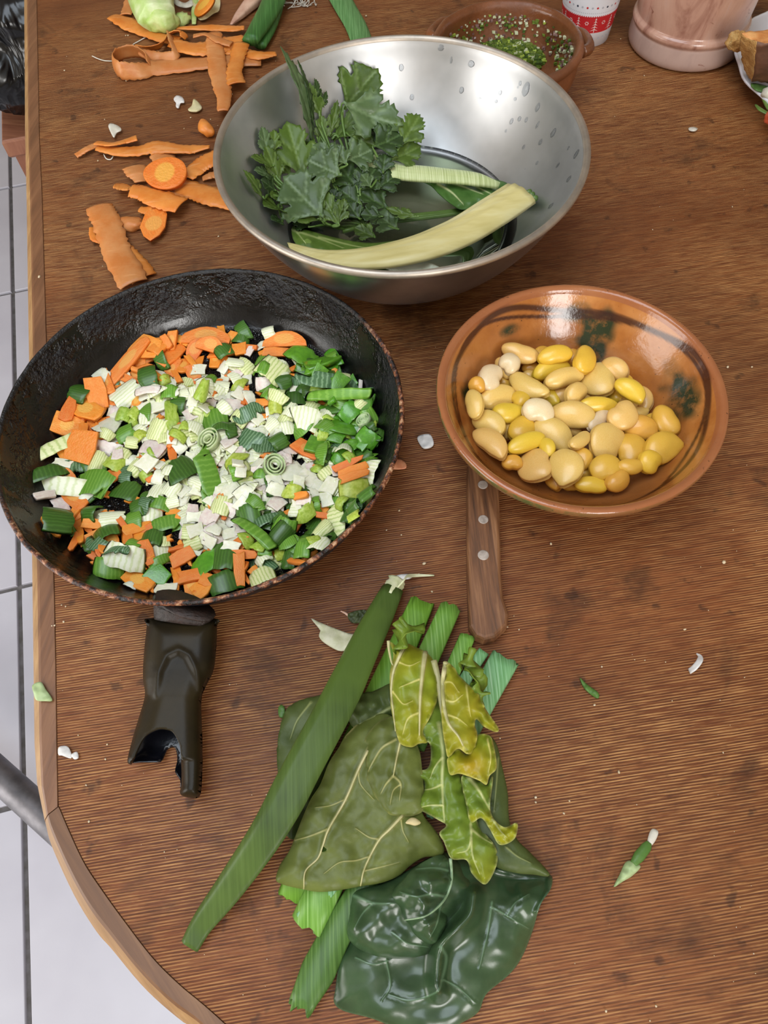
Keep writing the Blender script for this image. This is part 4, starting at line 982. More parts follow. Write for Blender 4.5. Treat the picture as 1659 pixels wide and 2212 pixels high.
# A big olive leaf
ptsA = c5([(600,745),(540,770),(480,800),(430,850),(395,910),(350,980),(310,1080),(265,1150),(225,1240),(190,1330),(160,1400),(120,1460),(100,1530),(130,1552),(200,1570),(300,1588),(400,1580),(500,1562),(600,1545),(680,1512),(740,1460),(800,1425),(860,1420),(895,1400),(880,1340),(840,1280),(800,1230),(770,1150),(760,1000),(740,880),(700,800),(650,760)])
vA = [(c5([(535,920),(490,1010),(430,1150),(350,1290),(322,1370),(298,1430),(240,1490),(232,1575)]), 5.5, .0010), (c5([(700,1225),(640,1290),(590,1340),(545,1420),(515,1490),(500,1560)]), 6, .0010),
      (c5([(350,1290),(260,1325),(170,1350)]), 3, .0006), (c5([(430,1150),(360,1180),(290,1190)]), 2.2, .0005), (c5([(590,1340),(540,1330),(480,1290)]), 3, .0005), (c5([(545,1420),(480,1440),(400,1450),(330,1500)]), 2.4, .0004), (c5([(490,1010),(500,1080),(560,1150)]), 2.2, .0004), (c5([(690,1240),(700,1300),(725,1350)]), 2.4, .0004), (c5([(515,1490),(600,1470),(680,1450)]), 2.2, .0004), (c5([(480,800),(430,850),(360,880)]), 3, .0005)]
t = leaf_thing('big olive green chard leaf showing its underside, with a small hole', ptsA)
hA = lambda p, d: .0165 + .0045 * (1 - np.exp(-d / 16)) + .0022 * pn(p, 60, 5) + .0010 * pn(p, 26, 6) + .0002 * pn(p, 11, 16) + np.interp(p[:, 1], [1560, 1700, 1900], [.002, .003, .0]) 
hole = [(550 + (325 + 9 * math.cos(a)) / 2.1857, 1200 + (1385 + 13 * math.sin(a)) / 2.1857) for a in np.linspace(0, 6.28, 9)[:-1]]
sheet('blade', ptsA, hA, 4.5, m_olive, t, veins=vA, holes=[hole], seed=3, n=200)
zf = lambda q: hA(q, seg_dist(q, ptsA, True)[0])
rib('midrib', vA[0][0], 6, zf, t, m_rib); rib('vein', vA[1][0], 6, zf, t, m_rib)
# B2 large glossy leaf at the bottom, lower layer
pB2 = c5([(470,1590),(430,1750),(400,1900),(382,2040),(375,2110),(420,2150),(550,2185),(650,2222),(760,2245),(900,2235),(1000,2195),(1060,2150),(1095,2070),(1200,1980),(1260,1900),(1310,1780),(1350,1650),(1395,1580),(1407,1530),(1390,1505),(1310,1500),(1250,1500),(1150,1470),(1050,1430),(950,1420),(860,1420),(700,1500),(600,1545)])
vB = [(c5([(880,1850),(905,1900),(885,2000),(860,2060),(740,2100),(640,2075)]), 5, .0009), (c5([(885,2000),(960,2040),(1040,2110)]), 3, .0006), (c5([(1120,1640),(1100,1780),(1060,1950)]), 3, .0006), (c5([(1120,1660),(1190,1700),(1290,1760)]), 3, .0006), (c5([(620,1910),(640,2030),(600,2100)]), 2.4, .0004), (c5([(480,1900),(560,1930),(640,1910)]), 2.2, .0004), (c5([(1190,1700),(1230,1640),(1290,1600)]), 2.4, .0005)]
fold = c5([(1035,1600),(1020,1690),(960,1760),(890,1830),(870,1900),(862,2010),(868,2060)])
def hB2(p, d):
    df, _ = seg_dist(p, crom(fold, 40))
    h = .0045 + .007 * (1 - np.exp(-d / 30)) + .0045 * pn(p, 75, 8) + .0010 * pn(p, 36, 9) + .012 * np.exp(-(df / 16) ** 2) + .006 * np.exp(-((p[:, 0] - 930) ** 2 + (p[:, 1] - 1880) ** 2) / 110 ** 2)
    right = np.clip((p[:, 0] - 1040) / 80, 0, 1)
    h = h + right * (.004 * np.sin((p[:, 0] * .6 + p[:, 1]) / 26) * np.exp(-d / 60) + .0010 * pn(p, 20, 22))
    ef, _ = seg_dist(p, c5([(1150, 1480), (1250, 1502), (1390, 1512), (1395, 1580), (1340, 1680)]))
    return h + .004 * np.exp(-(ef / 9) ** 2)
t = leaf_thing('largest chard leaf, glossy blue-green and crumpled, at the bottom of the heap', pB2)
sheet('blade', pB2, hB2, 4.5, m_bgreen, t, veins=vB, n=220, pale_edge=.5)
zf = lambda q: hB2(q, seg_dist(q, pB2, True)[0])
# folded-over flaps of the same leaf
pB1 = c5([(470,1590),(600,1550),(700,1500),(800,1440),(890,1400),(960,1440),(1020,1520),(1037,1590),(1028,1660),(965,1730),(900,1795),(840,1870),(740,1900),(620,1900),(510,1868),(440,1800),(450,1690)])
vB1 = [(c5([(465,1605),(560,1640),(655,1642)]), 5, .0008), (c5([(560,1640),(510,1690),(470,1760)]), 3, .0005), (c5([(650,1780),(720,1830),(820,1850)]), 2.5, .0004)]
def hB1(p, d):
    return .012 + .013 * (1 - np.exp(-d / 26)) + .004 * pn(p, 44, 11) + .0006 * pn(p, 20, 12)
sheet('folded_flap', pB1, hB1, 4, m_bgreen, t, veins=vB1, n=130)
pB0 = c5([(640,1600),(700,1530),(760,1470),(850,1420),(905,1420),(925,1490),(930,1560),(912,1640),(905,1740),(870,1810),(830,1835),(765,1800),(715,1740),(680,1680)])
vB0 = [(c5([(925,1430),(930,1530),(905,1610),(860,1665),(800,1705),(705,1722)]), 7, .0014), (c5([(900,1610),(830,1600),(760,1610),(690,1590)]), 4, .0008), (c5([(925,1490),(850,1475),(770,1480)]), 4, .0008), (c5([(880,1650),(860,1740),(830,1800)]), 3, .0006)]
def hB0(p, d):
    return .021 + .011 * (1 - np.exp(-d / 20)) + .0045 * pn(p, 30, 13) + .0004 * pn(p, 13, 14)
sheet('folded_flap', pB0, hB0, 3.6, m_bgreen, t, veins=vB0, n=110)
rib('midrib', vB0[0][0], 7, lambda q: hB0(q, seg_dist(q, pB0, True)[0]), t, m_ribg)
# C matt leaf at the right edge
pC = c5([(1090,850),(1140,885),(1170,1000),(1195,1120),(1203,1250),(1240,1340),(1300,1400),(1395,1508),(1310,1506),(1240,1500),(1150,1475),(1080,1420),(1040,1300),(1030,1100),(1040,950)])
t = leaf_thing('matt green chard leaf along the right edge of the heap', pC)
sheet('blade', pC, lambda p, d: .016 + .004 * (1 - np.exp(-d / 12)) + .002 * pn(p, 40, 15), 5, m_olive2, t, veins=[(c5([(1150,960),(1140,1100),(1130,1200)]), 3, .0005), (c5([(1190,1380),(1240,1420),(1300,1450)]), 3, .0005)], n=120)
# A3 small olive leaf
pA3 = c5([(660,760),(600,775),(545,825),(518,875),(530,905),(525,960),(530,1060),(565,1130),(600,1190),(640,1224),(700,1232),(765,1224),(800,1180),(790,1000),(770,900),(700,800)])
vA3 = [(c5([(690,870),(670,960),(655,1040)]), 5, .0009), (c5([(655,1040),(620,1080),(598,1120)]), 3.5, .0006), (c5([(655,1040),(690,1080),(684,1150)]), 3.5, .0006), (c5([(690,1080),(655,1110),(640,1170)]), 2.5, .0005), (c5([(665,870),(600,910),(550,990),(540,1010)]), 3.5, .0007)]
hA3 = lambda p, d: .0235 + .0035 * (1 - np.exp(-d / 10)) + .0016 * pn(p, 26, 17) + wave(p, d, 8, .002, 18, 3)
t = leaf_thing('small olive chard leaf lying on top of the big olive one', pA3)
sheet('blade', pA3, hA3, 4, m_olive, t, veins=vA3, n=120, pale_edge=.35)
rib('midrib', vA3[0][0], 5, lambda q: hA3(q, seg_dist(q, pA3, True)[0]), t, m_rib)
# D left yellowing leaf
pD1 = c5([(700,700),(720,860),(770,890),(822,882),(832,950),(815,1005),(765,1018),(752,1045),(800,1075),(785,1120),(745,1185),(800,1212),(870,1250),(905,1275),(872,1310),(895,1355),(930,1432),(1000,1438),(1025,1500),(1080,1552),(1112,1530),(1145,1452),(1140,1380),(1095,1320),(1060,1275),(1030,1190),(990,1080),(945,930),(915,790),(885,650),(850,560),(800,500)])
vD1 = [(c5([(872,800),(890,930),(885,1050),(890,1180),(897,1260)]), 6, .001), (c5([(1020,1270),(1022,1330),(1005,1390),(960,1405)]), 4, .0008), (c5([(1022,1290),(1070,1330),(1120,1360)]), 4, .0007), (c5([(1022,1330),(1030,1420),(1060,1500)]), 3.5, .0006), (c5([(885,1080),(840,1100),(780,1110)]), 3.5, .0006), (c5([(890,1180),(830,1180),(780,1190)]), 3, .0005), (c5([(888,950),(850,1000),(830,1050)]), 3, .0005)]
def hD1(p, d):
    return .021 + .007 * (1 - np.exp(-d / 14)) + .003 * pn(p, 30, 18) + wave(p, d, 7, .006, 13, 19)
t = leaf_thing('yellow-green chard leaf with folded top and frilly edge, left of the two brightest', pD1)
sheet('blade', pD1, hD1, 3.8, m_limed, t, veins=vD1, tone=lambda p, d: np.clip((p[:, 1] - 1820) / 70, 0, 1) * .6, n=240, pale_edge=.8)
pD2 = c5([(640,408),(690,440),(718,415),(760,432),(812,458),(845,500),(862,580),(866,660),(850,720),(820,780),(795,830),(815,882),(780,886),(740,905),(690,890),(672,850),(655,780),(642,700),(638,560),(655,470)])
vD2 = [(c5([(716,415),(682,480),(655,550),(645,640),(655,740),(665,830)]), 7, .001), (c5([(806,455),(792,560),(782,680),(778,850)]), 8, .0012), (c5([(790,580),(740,600),(690,620)]), 3.5, .0006), (c5([(780,740),(725,770),(700,840)]), 3.5, .0006), (c5([(650,640),(700,700),(740,690)]), 2.6, .0005), (c5([(672,500),(730,520),(780,500)]), 2.6, .0005)]
def hD2(p, d): return .0285 + .008 * (1 - np.exp(-d / 16)) + .002 * pn(p, 30, 20) + wave(p, d, 6, .005, 14, 21)
sheet('folded_flap', pD2, hD2, 3.6, m_lime, t, veins=vD2, tone=lambda p, d: .25 + .3 * pn(p, 60, 2), n=150, pale_edge=.5)
zf = lambda q: hD2(q, seg_dist(q, pD2, True)[0])
rib('midrib', vD2[1][0], 11, zf, t, m_rib, .0012); rib('vein', vD2[0][0], 8, zf, t, m_rib, .001)
q = c5([(632, 403), (634, 440), (645, 500), (655, 520)]); rib('vein', q, 8, lambda z: np.full(len(z), .03), t, m_rib)
q = [P(x, y, h) for (x, y), h in zip(c5([(680,410),(700,375),(725,350),(745,335)]), (.028, .036, .040, .037))]
v, f = ribbon(crom([tuple(a) for a in q], 14), [.016] * 14, [.4 + .5 * math.sin(i) for i in range(14)], .0008, prof=lambda s: .3 * s * s); n_ = len(v); mk('curled_tip', v, f, m_limed, t, attrs={'vein': [0] * n_, 'tone': [0] * n_})
# E right yellowing leaf
pE3 = c5([(1000,1030),(1060,1060),(1095,1078),(1125,1040),(1120,1110),(1112,1180),(1128,1240),(1180,1282),(1240,1262),(1232,1330),(1190,1362),(1150,1360),(1112,1295),(1070,1240),(1020,1262),(1000,1180),(975,1060)])
vE3 = [(c5([(1015,1050),(1060,1110),(1110,1200)]), 6, .0009), (c5([(1125,1250),(1160,1300),(1190,1330)]), 3, .0005)]
hE3 = lambda p, d: .026 + .005 * (1 - np.exp(-d / 9)) + .002 * pn(p, 22, 30) + wave(p, d, 6, .006, 12, 31)
t = leaf_thing('yellow chard leaf with ochre patch and frilly edge, right of the two brightest', pE3)
sheet('leaf_tip', pE3, hE3, 3.6, m_limed, t, veins=vE3, tone=lambda p, d: np.clip((p[:, 1] - 1745) / 25, 0, 1), n=140, pale_edge=.7)
pE2 = c5([(912,955),(960,912),(1003,936),(1035,890),(1055,845),(1110,850),(1130,900),(1143,1000),(1110,1040),(1095,1082),(1060,1062),(1010,1042),(965,1030),(925,1036),(912,1000)])
hE2 = lambda p, d: .0295 + .005 * (1 - np.exp(-d / 10)) + .002 * pn(p, 22, 32) + wave(p, d, 6, .005, 13, 33)
sheet('folded_flap', pE2, hE2, 3.6, m_lime, t, veins=[(c5([(1100,870),(1115,950),(1105,1020)]), 3, .0005)], tone=lambda p, d: np.clip(1.1 - np.hypot(p[:, 0] - 1020, p[:, 1] - 1655) / 55, 0, 1), n=130, pale_edge=.7)
pE1 = c5([(900,505),(942,528),(962,560),(1000,600),(1058,655),(1095,730),(1152,815),(1135,832),(1080,805),(1048,772),(1040,800),(1052,850),(1035,925),(1003,936),(960,912),(915,952),(900,900),(885,800),(882,690),(890,600)])
vE1 = [(c5([(902,505),(888,600),(893,700),(915,790),(960,850),(985,900)]), 8, .0012), (c5([(893,680),(940,690),(980,660)]), 3.5, .0006), (c5([(905,750),(960,770),(1000,800)]), 3.2, .0006), (c5([(890,600),(930,600),(960,640)]), 3, .0005), (c5([(1000,620),(1010,700),(1020,760)]), 3, .0005)]
hE1 = lambda p, d: .034 + .007 * (1 - np.exp(-d / 14)) + .002 * pn(p, 28, 34) + wave(p, d, 5, .006, 10, 35)
sheet('blade', pE1, hE1, 3.6, m_lime, t, veins=vE1, tone=lambda p, d: .45 + .4 * pn(p, 45, 3), n=180, pale_edge=.6)
rib('midrib', vE1[0][0], 11, lambda q: hE1(q, seg_dist(q, pE1, True)[0]), t, m_rib, .0012)
q = c5([(845, 497), (868, 590), (880, 700), (905, 830), (915, 900)]); rib('stem', q, 16, lambda z: np.full(len(z), .0285), t, m_rib)
q = [P(x, y, h) for (x, y), h in zip(c5([(985,500),(1015,478),(1038,520),(1030,570),(1058,600),(1065,650),(1075,690)]), (.030, .036, .032, .036, .032, .034, .030))]
v, f = ribbon(crom([tuple(a) for a in q], 40), [.011] * 40, [.5 + .9 * math.sin(i * .7) for i in range(40)], .0008); n_ = len(v); mk('frilly_edge', v, f, m_limed, t, attrs={'vein': [0] * n_, 'tone': [0] * n_})
# small papery scrap on the leaves
sc1 = c5([(712,1262),(735,1240),(760,1240),(785,1262),(760,1275),(735,1270)])
o = sheet('leek_scrap', sc1, lambda p, d: .0262 + .0008 * np.tanh(d / 4), 4, M('pale_scrap', '#c9b98a', '#b7a676', 200, .6), None, n=24); tag(o, 'tiny beige scrap lying on the big olive chard leaf', 'scrap')

# long leek leaf over the heap
lp = [(848, 1272, .010), (790, 1390, .022), (730, 1515, .033), (660, 1645, .0345), (585, 1785, .030), (500, 1910, .016), (440, 1990, .007), (410, 2043, .0045)]
cc = crom(lp, 46); path = [P(a, b_, h) for a, b_, h in cc]
wp = np.interp(np.linspace(0, 1, 46), [0, .08, .25, .5, .7, .88, 1], [52, 68, 86, 88, 66, 46, 40])
wm = [w * pxm(a, b_, h) for w, (a, b_, h) in zip(wp, cc)]
m_ll, nt, b = NT('leek_leaf'); vv = coords(nt, (700, 12, 12), (0, 0, math.radians(-27))); n_ = noise(nt, vv, 1, 4, .6)
L(nt, mixc(nt, vramp(nt, noise(nt, coords(nt), 14, 3), .4, .65), ramp(nt, n_, [(.3, '#35461e'), (.55, '#435727'), (.75, '#556838')]), '#52682c'), b.inputs['Base Color']); b.inputs['Roughness'].default_value = .45; b.inputs['Specular IOR Level'].default_value = .25; bump(nt, b, n_, .2, .0005)
c = path[20]; ll = thing('leek_leaf', 'long straight dark green leek leaf lying diagonally over the chard', 'leek', (c.x, c.y, TZ))
v, f = ribbon(path, wm, [-.12] * 46, .0022, prof=lambda s: (.42 * (1 - abs(s - .45) / .55) if s > .45 else .42 * (1 - abs(s - .45) / 1.45) ** .8), nx=12); mk('blade', v, f, m_ll, ll)
m_pale = M('leek_pale_flesh', '#d8d6b4', '#c9cc9c', 200, .5, .2, 400)
e0 = path[0]; dr_ = (path[0] - path[2]).normalized()
v, f = ribbon(crom([tuple(e0 - dr_ * .006), tuple(e0 + dr_ * .003), tuple(e0 + dr_ * .008)], 8), [wm[0] * .8] * 8, [-.1] * 8, .003, prof=lambda s: .38 * (1 - abs(s)), rough=.15, seed=3); mk('torn_end', v, f, m_pale, ll)
q = [P(*a) for a in ((858, 1270, .012), (872, 1254, .014), (880, 1245, .010), (900, 1243, .003), (938, 1243, .0015))]
v, f = ribbon(crom([tuple(a) for a in q], 24), np.interp(np.linspace(0, 1, 24), [0, .4, .6, 1], [.0012, .0012, .003, .001]), [0] * 24, .0006); mk('torn_fibre', v, f, m_pale, ll)
# ------------------------------------------------------------------ celery leaves and chard in the steel bowl
HALF = [(.035, .0), (.05, .08), (.14, .18), (.30, .27), (.40, .26), (.40, .32), (.50, .35), (.47, .41), (.54, .47), (.47, .50), (.46, .56), (.37, .57), (.27, .54), (.27, .60), (.37, .66), (.33, .70), (.36, .77), (.27, .78), (.25, .86), (.17, .86), (.12, .93), (.07, .93), (0, 1.0)]
def leaflet_mesh(seed, wid):
    R = random.Random(seed)
    j = lambda: R.uniform(-.025, .025)
    right = [(x * wid + (j() if 0 < x else 0), y + j()) for x, y in HALF[:-1]]; left = [(-x * wid + (j() if 0 < x else 0), y + j()) for x, y in HALF[:-1]]
    o = [(x, y) for x, y in right] + [(0, 1.0)] + left[::-1]
    o = [(x, max(y, 0) if abs(x) < .06 else y) for x, y in o]
    veins = [([(0, 0), (0, .5), (0, .97)], .022)]
    for s in (-1, 1): veins += [([(0, .12), (s * .28 * wid, .32), (s * .50 * wid, .42)], .016), ([(0, .45), (s * .18 * wid, .62), (s * .31 * wid, .74)], .013), ([(s * .2 * wid, .27), (s * .36 * wid, .42), (s * .44 * wid, .52)], .010)]
    p, f = tri_fill(o, .052)
    ve = np.zeros(len(p)); dz = np.zeros(len(p))
    for vp, w in veins:
        d, fr = seg_dist(p, vp); ve = np.maximum(ve, np.clip(1.3 - d / (w * 1.4), 0, 1)); dz -= .022 * np.exp(-(d / .035) ** 2)
    return p, f, ve, dz
LT = [leaflet_mesh(i, w) for i, w in enumerate((1.0, .85, 1.15, .7))]
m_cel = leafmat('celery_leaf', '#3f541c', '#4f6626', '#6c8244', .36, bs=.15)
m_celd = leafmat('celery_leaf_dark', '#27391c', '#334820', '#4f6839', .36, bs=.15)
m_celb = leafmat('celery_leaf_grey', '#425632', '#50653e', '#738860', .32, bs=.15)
m_cst = M('celery_stem', '#55722f', '#6d8a44', 60, .35, .1, 300)
CM = {'n': m_cel, 'd': m_celd, 'b': m_celb}
def leaflet(parent, b_, t_, wid, roll, curl, mat, k, fold=.25, col=None):
    p, f, ve, dz = LT[k % 4]; ln = (t_ - b_).length
    Mx = aim(b_, t_, Vector((0, -.35, 1)), roll); v = []
    for (x, y), z in zip(p, dz):
        xx = x * wid; a = curl * (y - .5)
        zz = z + fold * abs(xx) ** 1.3 - curl * ((y - .5) ** 2) * .8 + .03 * math.sin(9 * y + k) * abs(xx) * 3
        v.append(Mx @ Vector((xx * ln, y * ln, zz * ln)))
    N = len(v); q = (Mx.to_3x3() @ Vector((0, 0, 1))) * .00055
    v2 = v + [a - q for a in v]; ff = list(f) + [tuple(i + N for i in t[::-1]) for t in f]
    ed = {(t[i], t[(i + 1) % 3]) for t in f for i in range(3)}
    for (a, b) in ed:
        if (b, a) not in ed: ff.append((b, a, a + N, b + N))
    v2 = in_bowl(v2)
    return mk('leaf', v2, ff, CM[mat], parent, attrs={'vein': np.r_[ve, ve] * .8, 'tone': np.zeros(2 * N)})
def in_bowl(v):
    out = []
    for q in v:
        h = q[2] - TZ; r = math.hypot(q[0] - SB.x, q[1] - SB.y); x, y, z = q
        if h < .0045: z = TZ + .0045; h = .0045
        if h < .0925:
            m_ = float(sr_in(h)) - .0022
            if r > m_: x = SB.x + (q[0] - SB.x) * m_ / r; y = SB.y + (q[1] - SB.y) * m_ / r
        out.append(Vector((x, y, z)))
    return out
e5 = lambda x, y: (500 + x / 3.607, 80 + y / 3.607)
# (base, tip, base height, tip height, width, roll, curl, material, variant)
SPR = {
 'tall celery sprig whose narrow tip leans over the far rim of the steel bowl': [((690,850),(430,55),.050,.116,.42,1.0,.3,'b',3),((700,640),(585,345),.056,.080,.62,-.5,.2,'n',1),((690,520),(655,320),.055,.078,.55,.7,.2,'d',1),((700,560),(745,420),.050,.062,.7,.9,.1,'d',3),((720,840),(700,600),.044,.060,.75,.1,.2,'n',1),((670,700),(540,170),.060,.100,.3,1.2,.2,'d',3)],
 'upright celery sprig with a broad toothed leaf against the shiny bowl wall': [((870,560),(1140,235),.058,.082,.95,.2,.2,'n',2),((860,520),(1335,710),.072,.056,.85,.3,-.7,'b',1),((765,780),(830,485),.045,.066,.55,.5,.2,'n',3),((780,800),(1030,570),.045,.060,.95,-.4,.3,'n',0),((920,770),(1125,850),.055,.046,.9,.2,-.4,'n',1),((1000,800),(1230,640),.048,.056,.9,0,-.2,'d',2)],
 'celery leaves on the right side of the bunch above the pale stalk': [((1320,840),(1475,595),.052,.062,.95,.2,.1,'n',1),((1240,960),(1478,850),.046,.046,.85,.2,-.2,'n',0),((1100,860),(1330,760),.054,.054,.95,.1,-.3,'d',2),((1180,1060),(1200,900),.042,.050,1.2,0,.2,'d',1),((1130,1180),(1305,1060),.036,.040,.95,0,.1,'d',2),((1090,1170),(1010,1065),.040,.047,1.1,.2,.2,'b',0)],
 'celery sprig at the far left of the bunch with a pale bright leaf': [((290,940),(240,690),.045,.066,.72,.5,.1,'b',1),((390,1150),(262,830),.042,.062,.62,.3,.2,'n',1),((340,1010),(155,925),.042,.050,.75,.2,.1,'n',3),((330,900),(335,715),.048,.062,.8,.4,.1,'n',1),((260,1260),(102,1028),.034,.050,.62,.6,.2,'n',3),((330,1090),(180,1030),.040,.046,.8,0,.1,'b',3),((400,1260),(300,1230),.036,.040,1.1,0,.2,'n',1),((400,1330),(255,1310),.032,.034,.9,.2,.1,'n',2),((400,1430),(310,1420),.030,.032,.9,0,0,'d',1),((350,1200),(230,1110),.030,.040,.9,0,0,'d',2)],
 'celery sprig in the middle of the bunch with broad olive leaves': [((560,1110),(430,640),.042,.068,.72,.1,.2,'n',0),((600,1000),(620,760),.040,.056,.8,-.3,.2,'n',1),((470,1080),(340,920),.042,.050,.9,.2,.1,'n',1),((860,1080),(590,960),.046,.052,1.05,-.2,-.2,'b',2),((830,1010),(620,840),.048,.056,.85,-.2,.1,'b',0),((900,1000),(800,830),.048,.058,1.0,.1,.1,'b',1),((900,960),(1100,880),.048,.048,1.1,.2,-.4,'b',2),((640,1220),(700,1040),.036,.046,1.0,0,.1,'n',0)],
 'celery sprig in front with two large lobed leaves and a long stem': [((720,1410),(400,1090),.034,.052,.95,-.1,-.2,'b',2),((700,1420),(375,1385),.032,.036,.55,.1,.1,'n',3),((840,1470),(690,1200),.031,.044,.7,-.2,.1,'n',0),((830,1460),(885,1250),.031,.042,.75,.2,.1,'n',1),((690,1400),(660,1190),.034,.044,.8,-.3,.1,'n',3)],
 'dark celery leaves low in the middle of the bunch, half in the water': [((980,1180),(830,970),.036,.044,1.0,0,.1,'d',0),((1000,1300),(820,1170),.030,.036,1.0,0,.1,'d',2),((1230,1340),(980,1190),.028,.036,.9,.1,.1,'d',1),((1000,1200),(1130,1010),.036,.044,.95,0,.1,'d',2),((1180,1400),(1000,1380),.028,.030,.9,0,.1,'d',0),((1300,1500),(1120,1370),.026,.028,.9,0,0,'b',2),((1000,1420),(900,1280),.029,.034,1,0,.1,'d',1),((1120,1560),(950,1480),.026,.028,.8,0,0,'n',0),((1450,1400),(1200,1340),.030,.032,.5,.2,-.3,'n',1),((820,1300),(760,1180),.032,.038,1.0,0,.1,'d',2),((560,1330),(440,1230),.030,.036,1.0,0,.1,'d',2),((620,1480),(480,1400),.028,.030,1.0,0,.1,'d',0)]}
for label, ls in SPR.items():
    bs = []
    for (b_, t_, h0, h1, w, r, cu, m_, k) in ls:
        B_ = SBP(*e5(*b_), h0); T_ = SBP(*e5(*t_), h1) if h1 < .09 else P(*e5(*t_), h1); bs.append((B_, T_, w, r, cu, m_, k))
    c = bs[0][0]; t = thing('celery_sprig', label, 'celery', tuple(c), 'celery sprigs in the steel bowl')
    cen = sum((b[0] for b in bs), Vector()) / len(bs); root = SBP(*e5(1050, 1480), .024)
    for b_ in bs: leaflet(t, *b_)
    for b_ in bs:
        mid = b_[0].lerp(cen, .6) - Vector((0, 0, .004)); q = crom([tuple(b_[1].lerp(b_[0], .9)), tuple(b_[0]), tuple(mid), tuple(cen.lerp(root, .4) - Vector((0, 0, .006)))], 14)
        v, f = tube(q, [.0007] * 6 + [.0011] * 8, 6); mk('stem', in_bowl(v), f, m_cst, t)
# long stems running under the big stalk
stm = thing('cut_celery', 'thin green celery stems in the water, their cut ends showing beyond the big chard stalk', 'celery', tuple(SBP(900, 450, .02)))
for k, (x0, y0, x1, y1) in enumerate([(720, 490, 1152, 420), (740, 500, 1158, 428), (760, 480, 1146, 414), (770, 470, 1140, 424)]):
    q = crom([tuple(SBP(x0, y0, .022)), tuple(SBP(850, 478 - k * 3, .020)), tuple(SBP(980, 462 - k * 2, .022)), tuple(SBP(1080, 440, .026)), tuple(SBP(x1, y1, .032, .006))], 24)
    v, f = tube(q, [.0018] * 18 + [.0022] * 6, 8); mk('stem', in_bowl(v), f, m_cst, stm)
# big cream stalk with its leaf blade
m_stalk, nt, b = NT('chard_stalk'); vv = coords(nt)
uvn = noise(nt, coords(nt, (6, 34, 6), (0, 0, math.radians(-25))), 5, 3, .5)
L(nt, ramp(nt, uvn, [(.3, '#cabb78'), (.5, '#d6c888'), (.75, '#e0d6a0')]), b.inputs['Base Color']); b.inputs['Roughness'].default_value = .38
bump(nt, b, uvn, .15, .001)
m_cut = M('cut_face', '#ddd6b0', '#cfc796', 200, .5, .3, 500)
cp_ = [(1118, 426, .050), (1055, 468, .047), (985, 510, .044), (900, 543, .041), (800, 562, .038), (700, 560, .034), (620, 535, .030)]
pp = crom([tuple(SBP(a, b_, h, .016)) for a, b_, h in cp_], 40); ww = np.interp(np.linspace(0, 1, 40), [0, .15, .4, .6, .8, 1], [.040, .042, .041, .035, .022, .008])
def fitb(o):
    q = o.parent.location
    for p_, c in zip(o.data.vertices, in_bowl([p_.co + q for p_ in o.data.vertices])): p_.co = c - q
t = thing('chard_leaf', 'broad curved cream chard stalk lying across the front of the steel bowl', 'chard', tuple(pp[10]))
v, f = ribbon(pp, ww, [-.38] * 40, .0045, prof=lambda s: .42 * (1 - s * s) + .03 * math.cos(s * 14), nx=16, edge=.3); mk('stalk', in_bowl(v), f, m_stalk, t)
d0 = Vector(pp[0] - pp[1]).normalized()
m_blade = leafmat('chard_blade', '#5f7a2e', '#7c9248', '#c3c78a', .34)
pb = [(606, 487), (660, 496), (720, 512), (790, 524), (850, 520), (930, 505), (880, 535), (800, 550), (720, 552), (650, 540), (615, 515)]
def bh(p, d): return .0255 + .003 * (1 - np.exp(-d / 10)) + .0015 * pn(p, 16, 41)
o = sheet('blade', pb, bh, 4, m_blade, t, veins=[([(615, 492), (680, 512), (740, 535)], 4, .0006), ([(690, 512), (760, 530), (800, 536)], 3, .0005), ([(640, 500), (660, 525)], 3, .0005)], n=100); fitb(o)
# second chard leaf behind it
pp2 = crom([tuple(SBP(a, b_, h, .006)) for a, b_, h in ((800, 352, .036), (860, 372, .036), (940, 380, .037), (1020, 388, .038), (1078, 402, .036))], 26)
t = thing('chard_leaf', 'smaller chard leaf with pale ribbed base lying behind the big cream stalk', 'chard', tuple(pp2[8]))
m_stalk2 = lkmat('chard_stalk_pale', '#98a565', '#c3cd94', '#dde2b8', math.radians(90))
v, f = ribbon(pp2, np.interp(np.linspace(0, 1, 26), [0, .4, .8, 1], [.022, .021, .016, .006]), [.15] * 26, .003, prof=lambda s: .4 * (1 - s * s) + .03 * math.cos(s * 20), nx=18, edge=.3); mk('stalk', in_bowl(v), f, m_stalk2, t)
pb = [(900, 384), (960, 386), (1020, 380), (1072, 388), (1098, 398), (1085, 415), (1050, 440), (1000, 452), (975, 440), (950, 420), (930, 400)]
o = sheet('blade', pb, lambda p, d: .031 + .002 * (1 - np.exp(-d / 8)) + .003 * pn(p, 20, 44), 4, leafmat('chard_blade_green', '#3d6128', '#55783a', '#cdd39c', .34), t, veins=[([(930, 386), (980, 396), (1040, 418)], 5, .0008), ([(975, 386), (1020, 400), (1060, 418)], 4.5, .0008), ([(1020, 388), (1050, 402), (1075, 410)], 4, .0007), ([(945, 396), (975, 415), (1000, 440)], 4, .0006)], n=90); fitb(o)

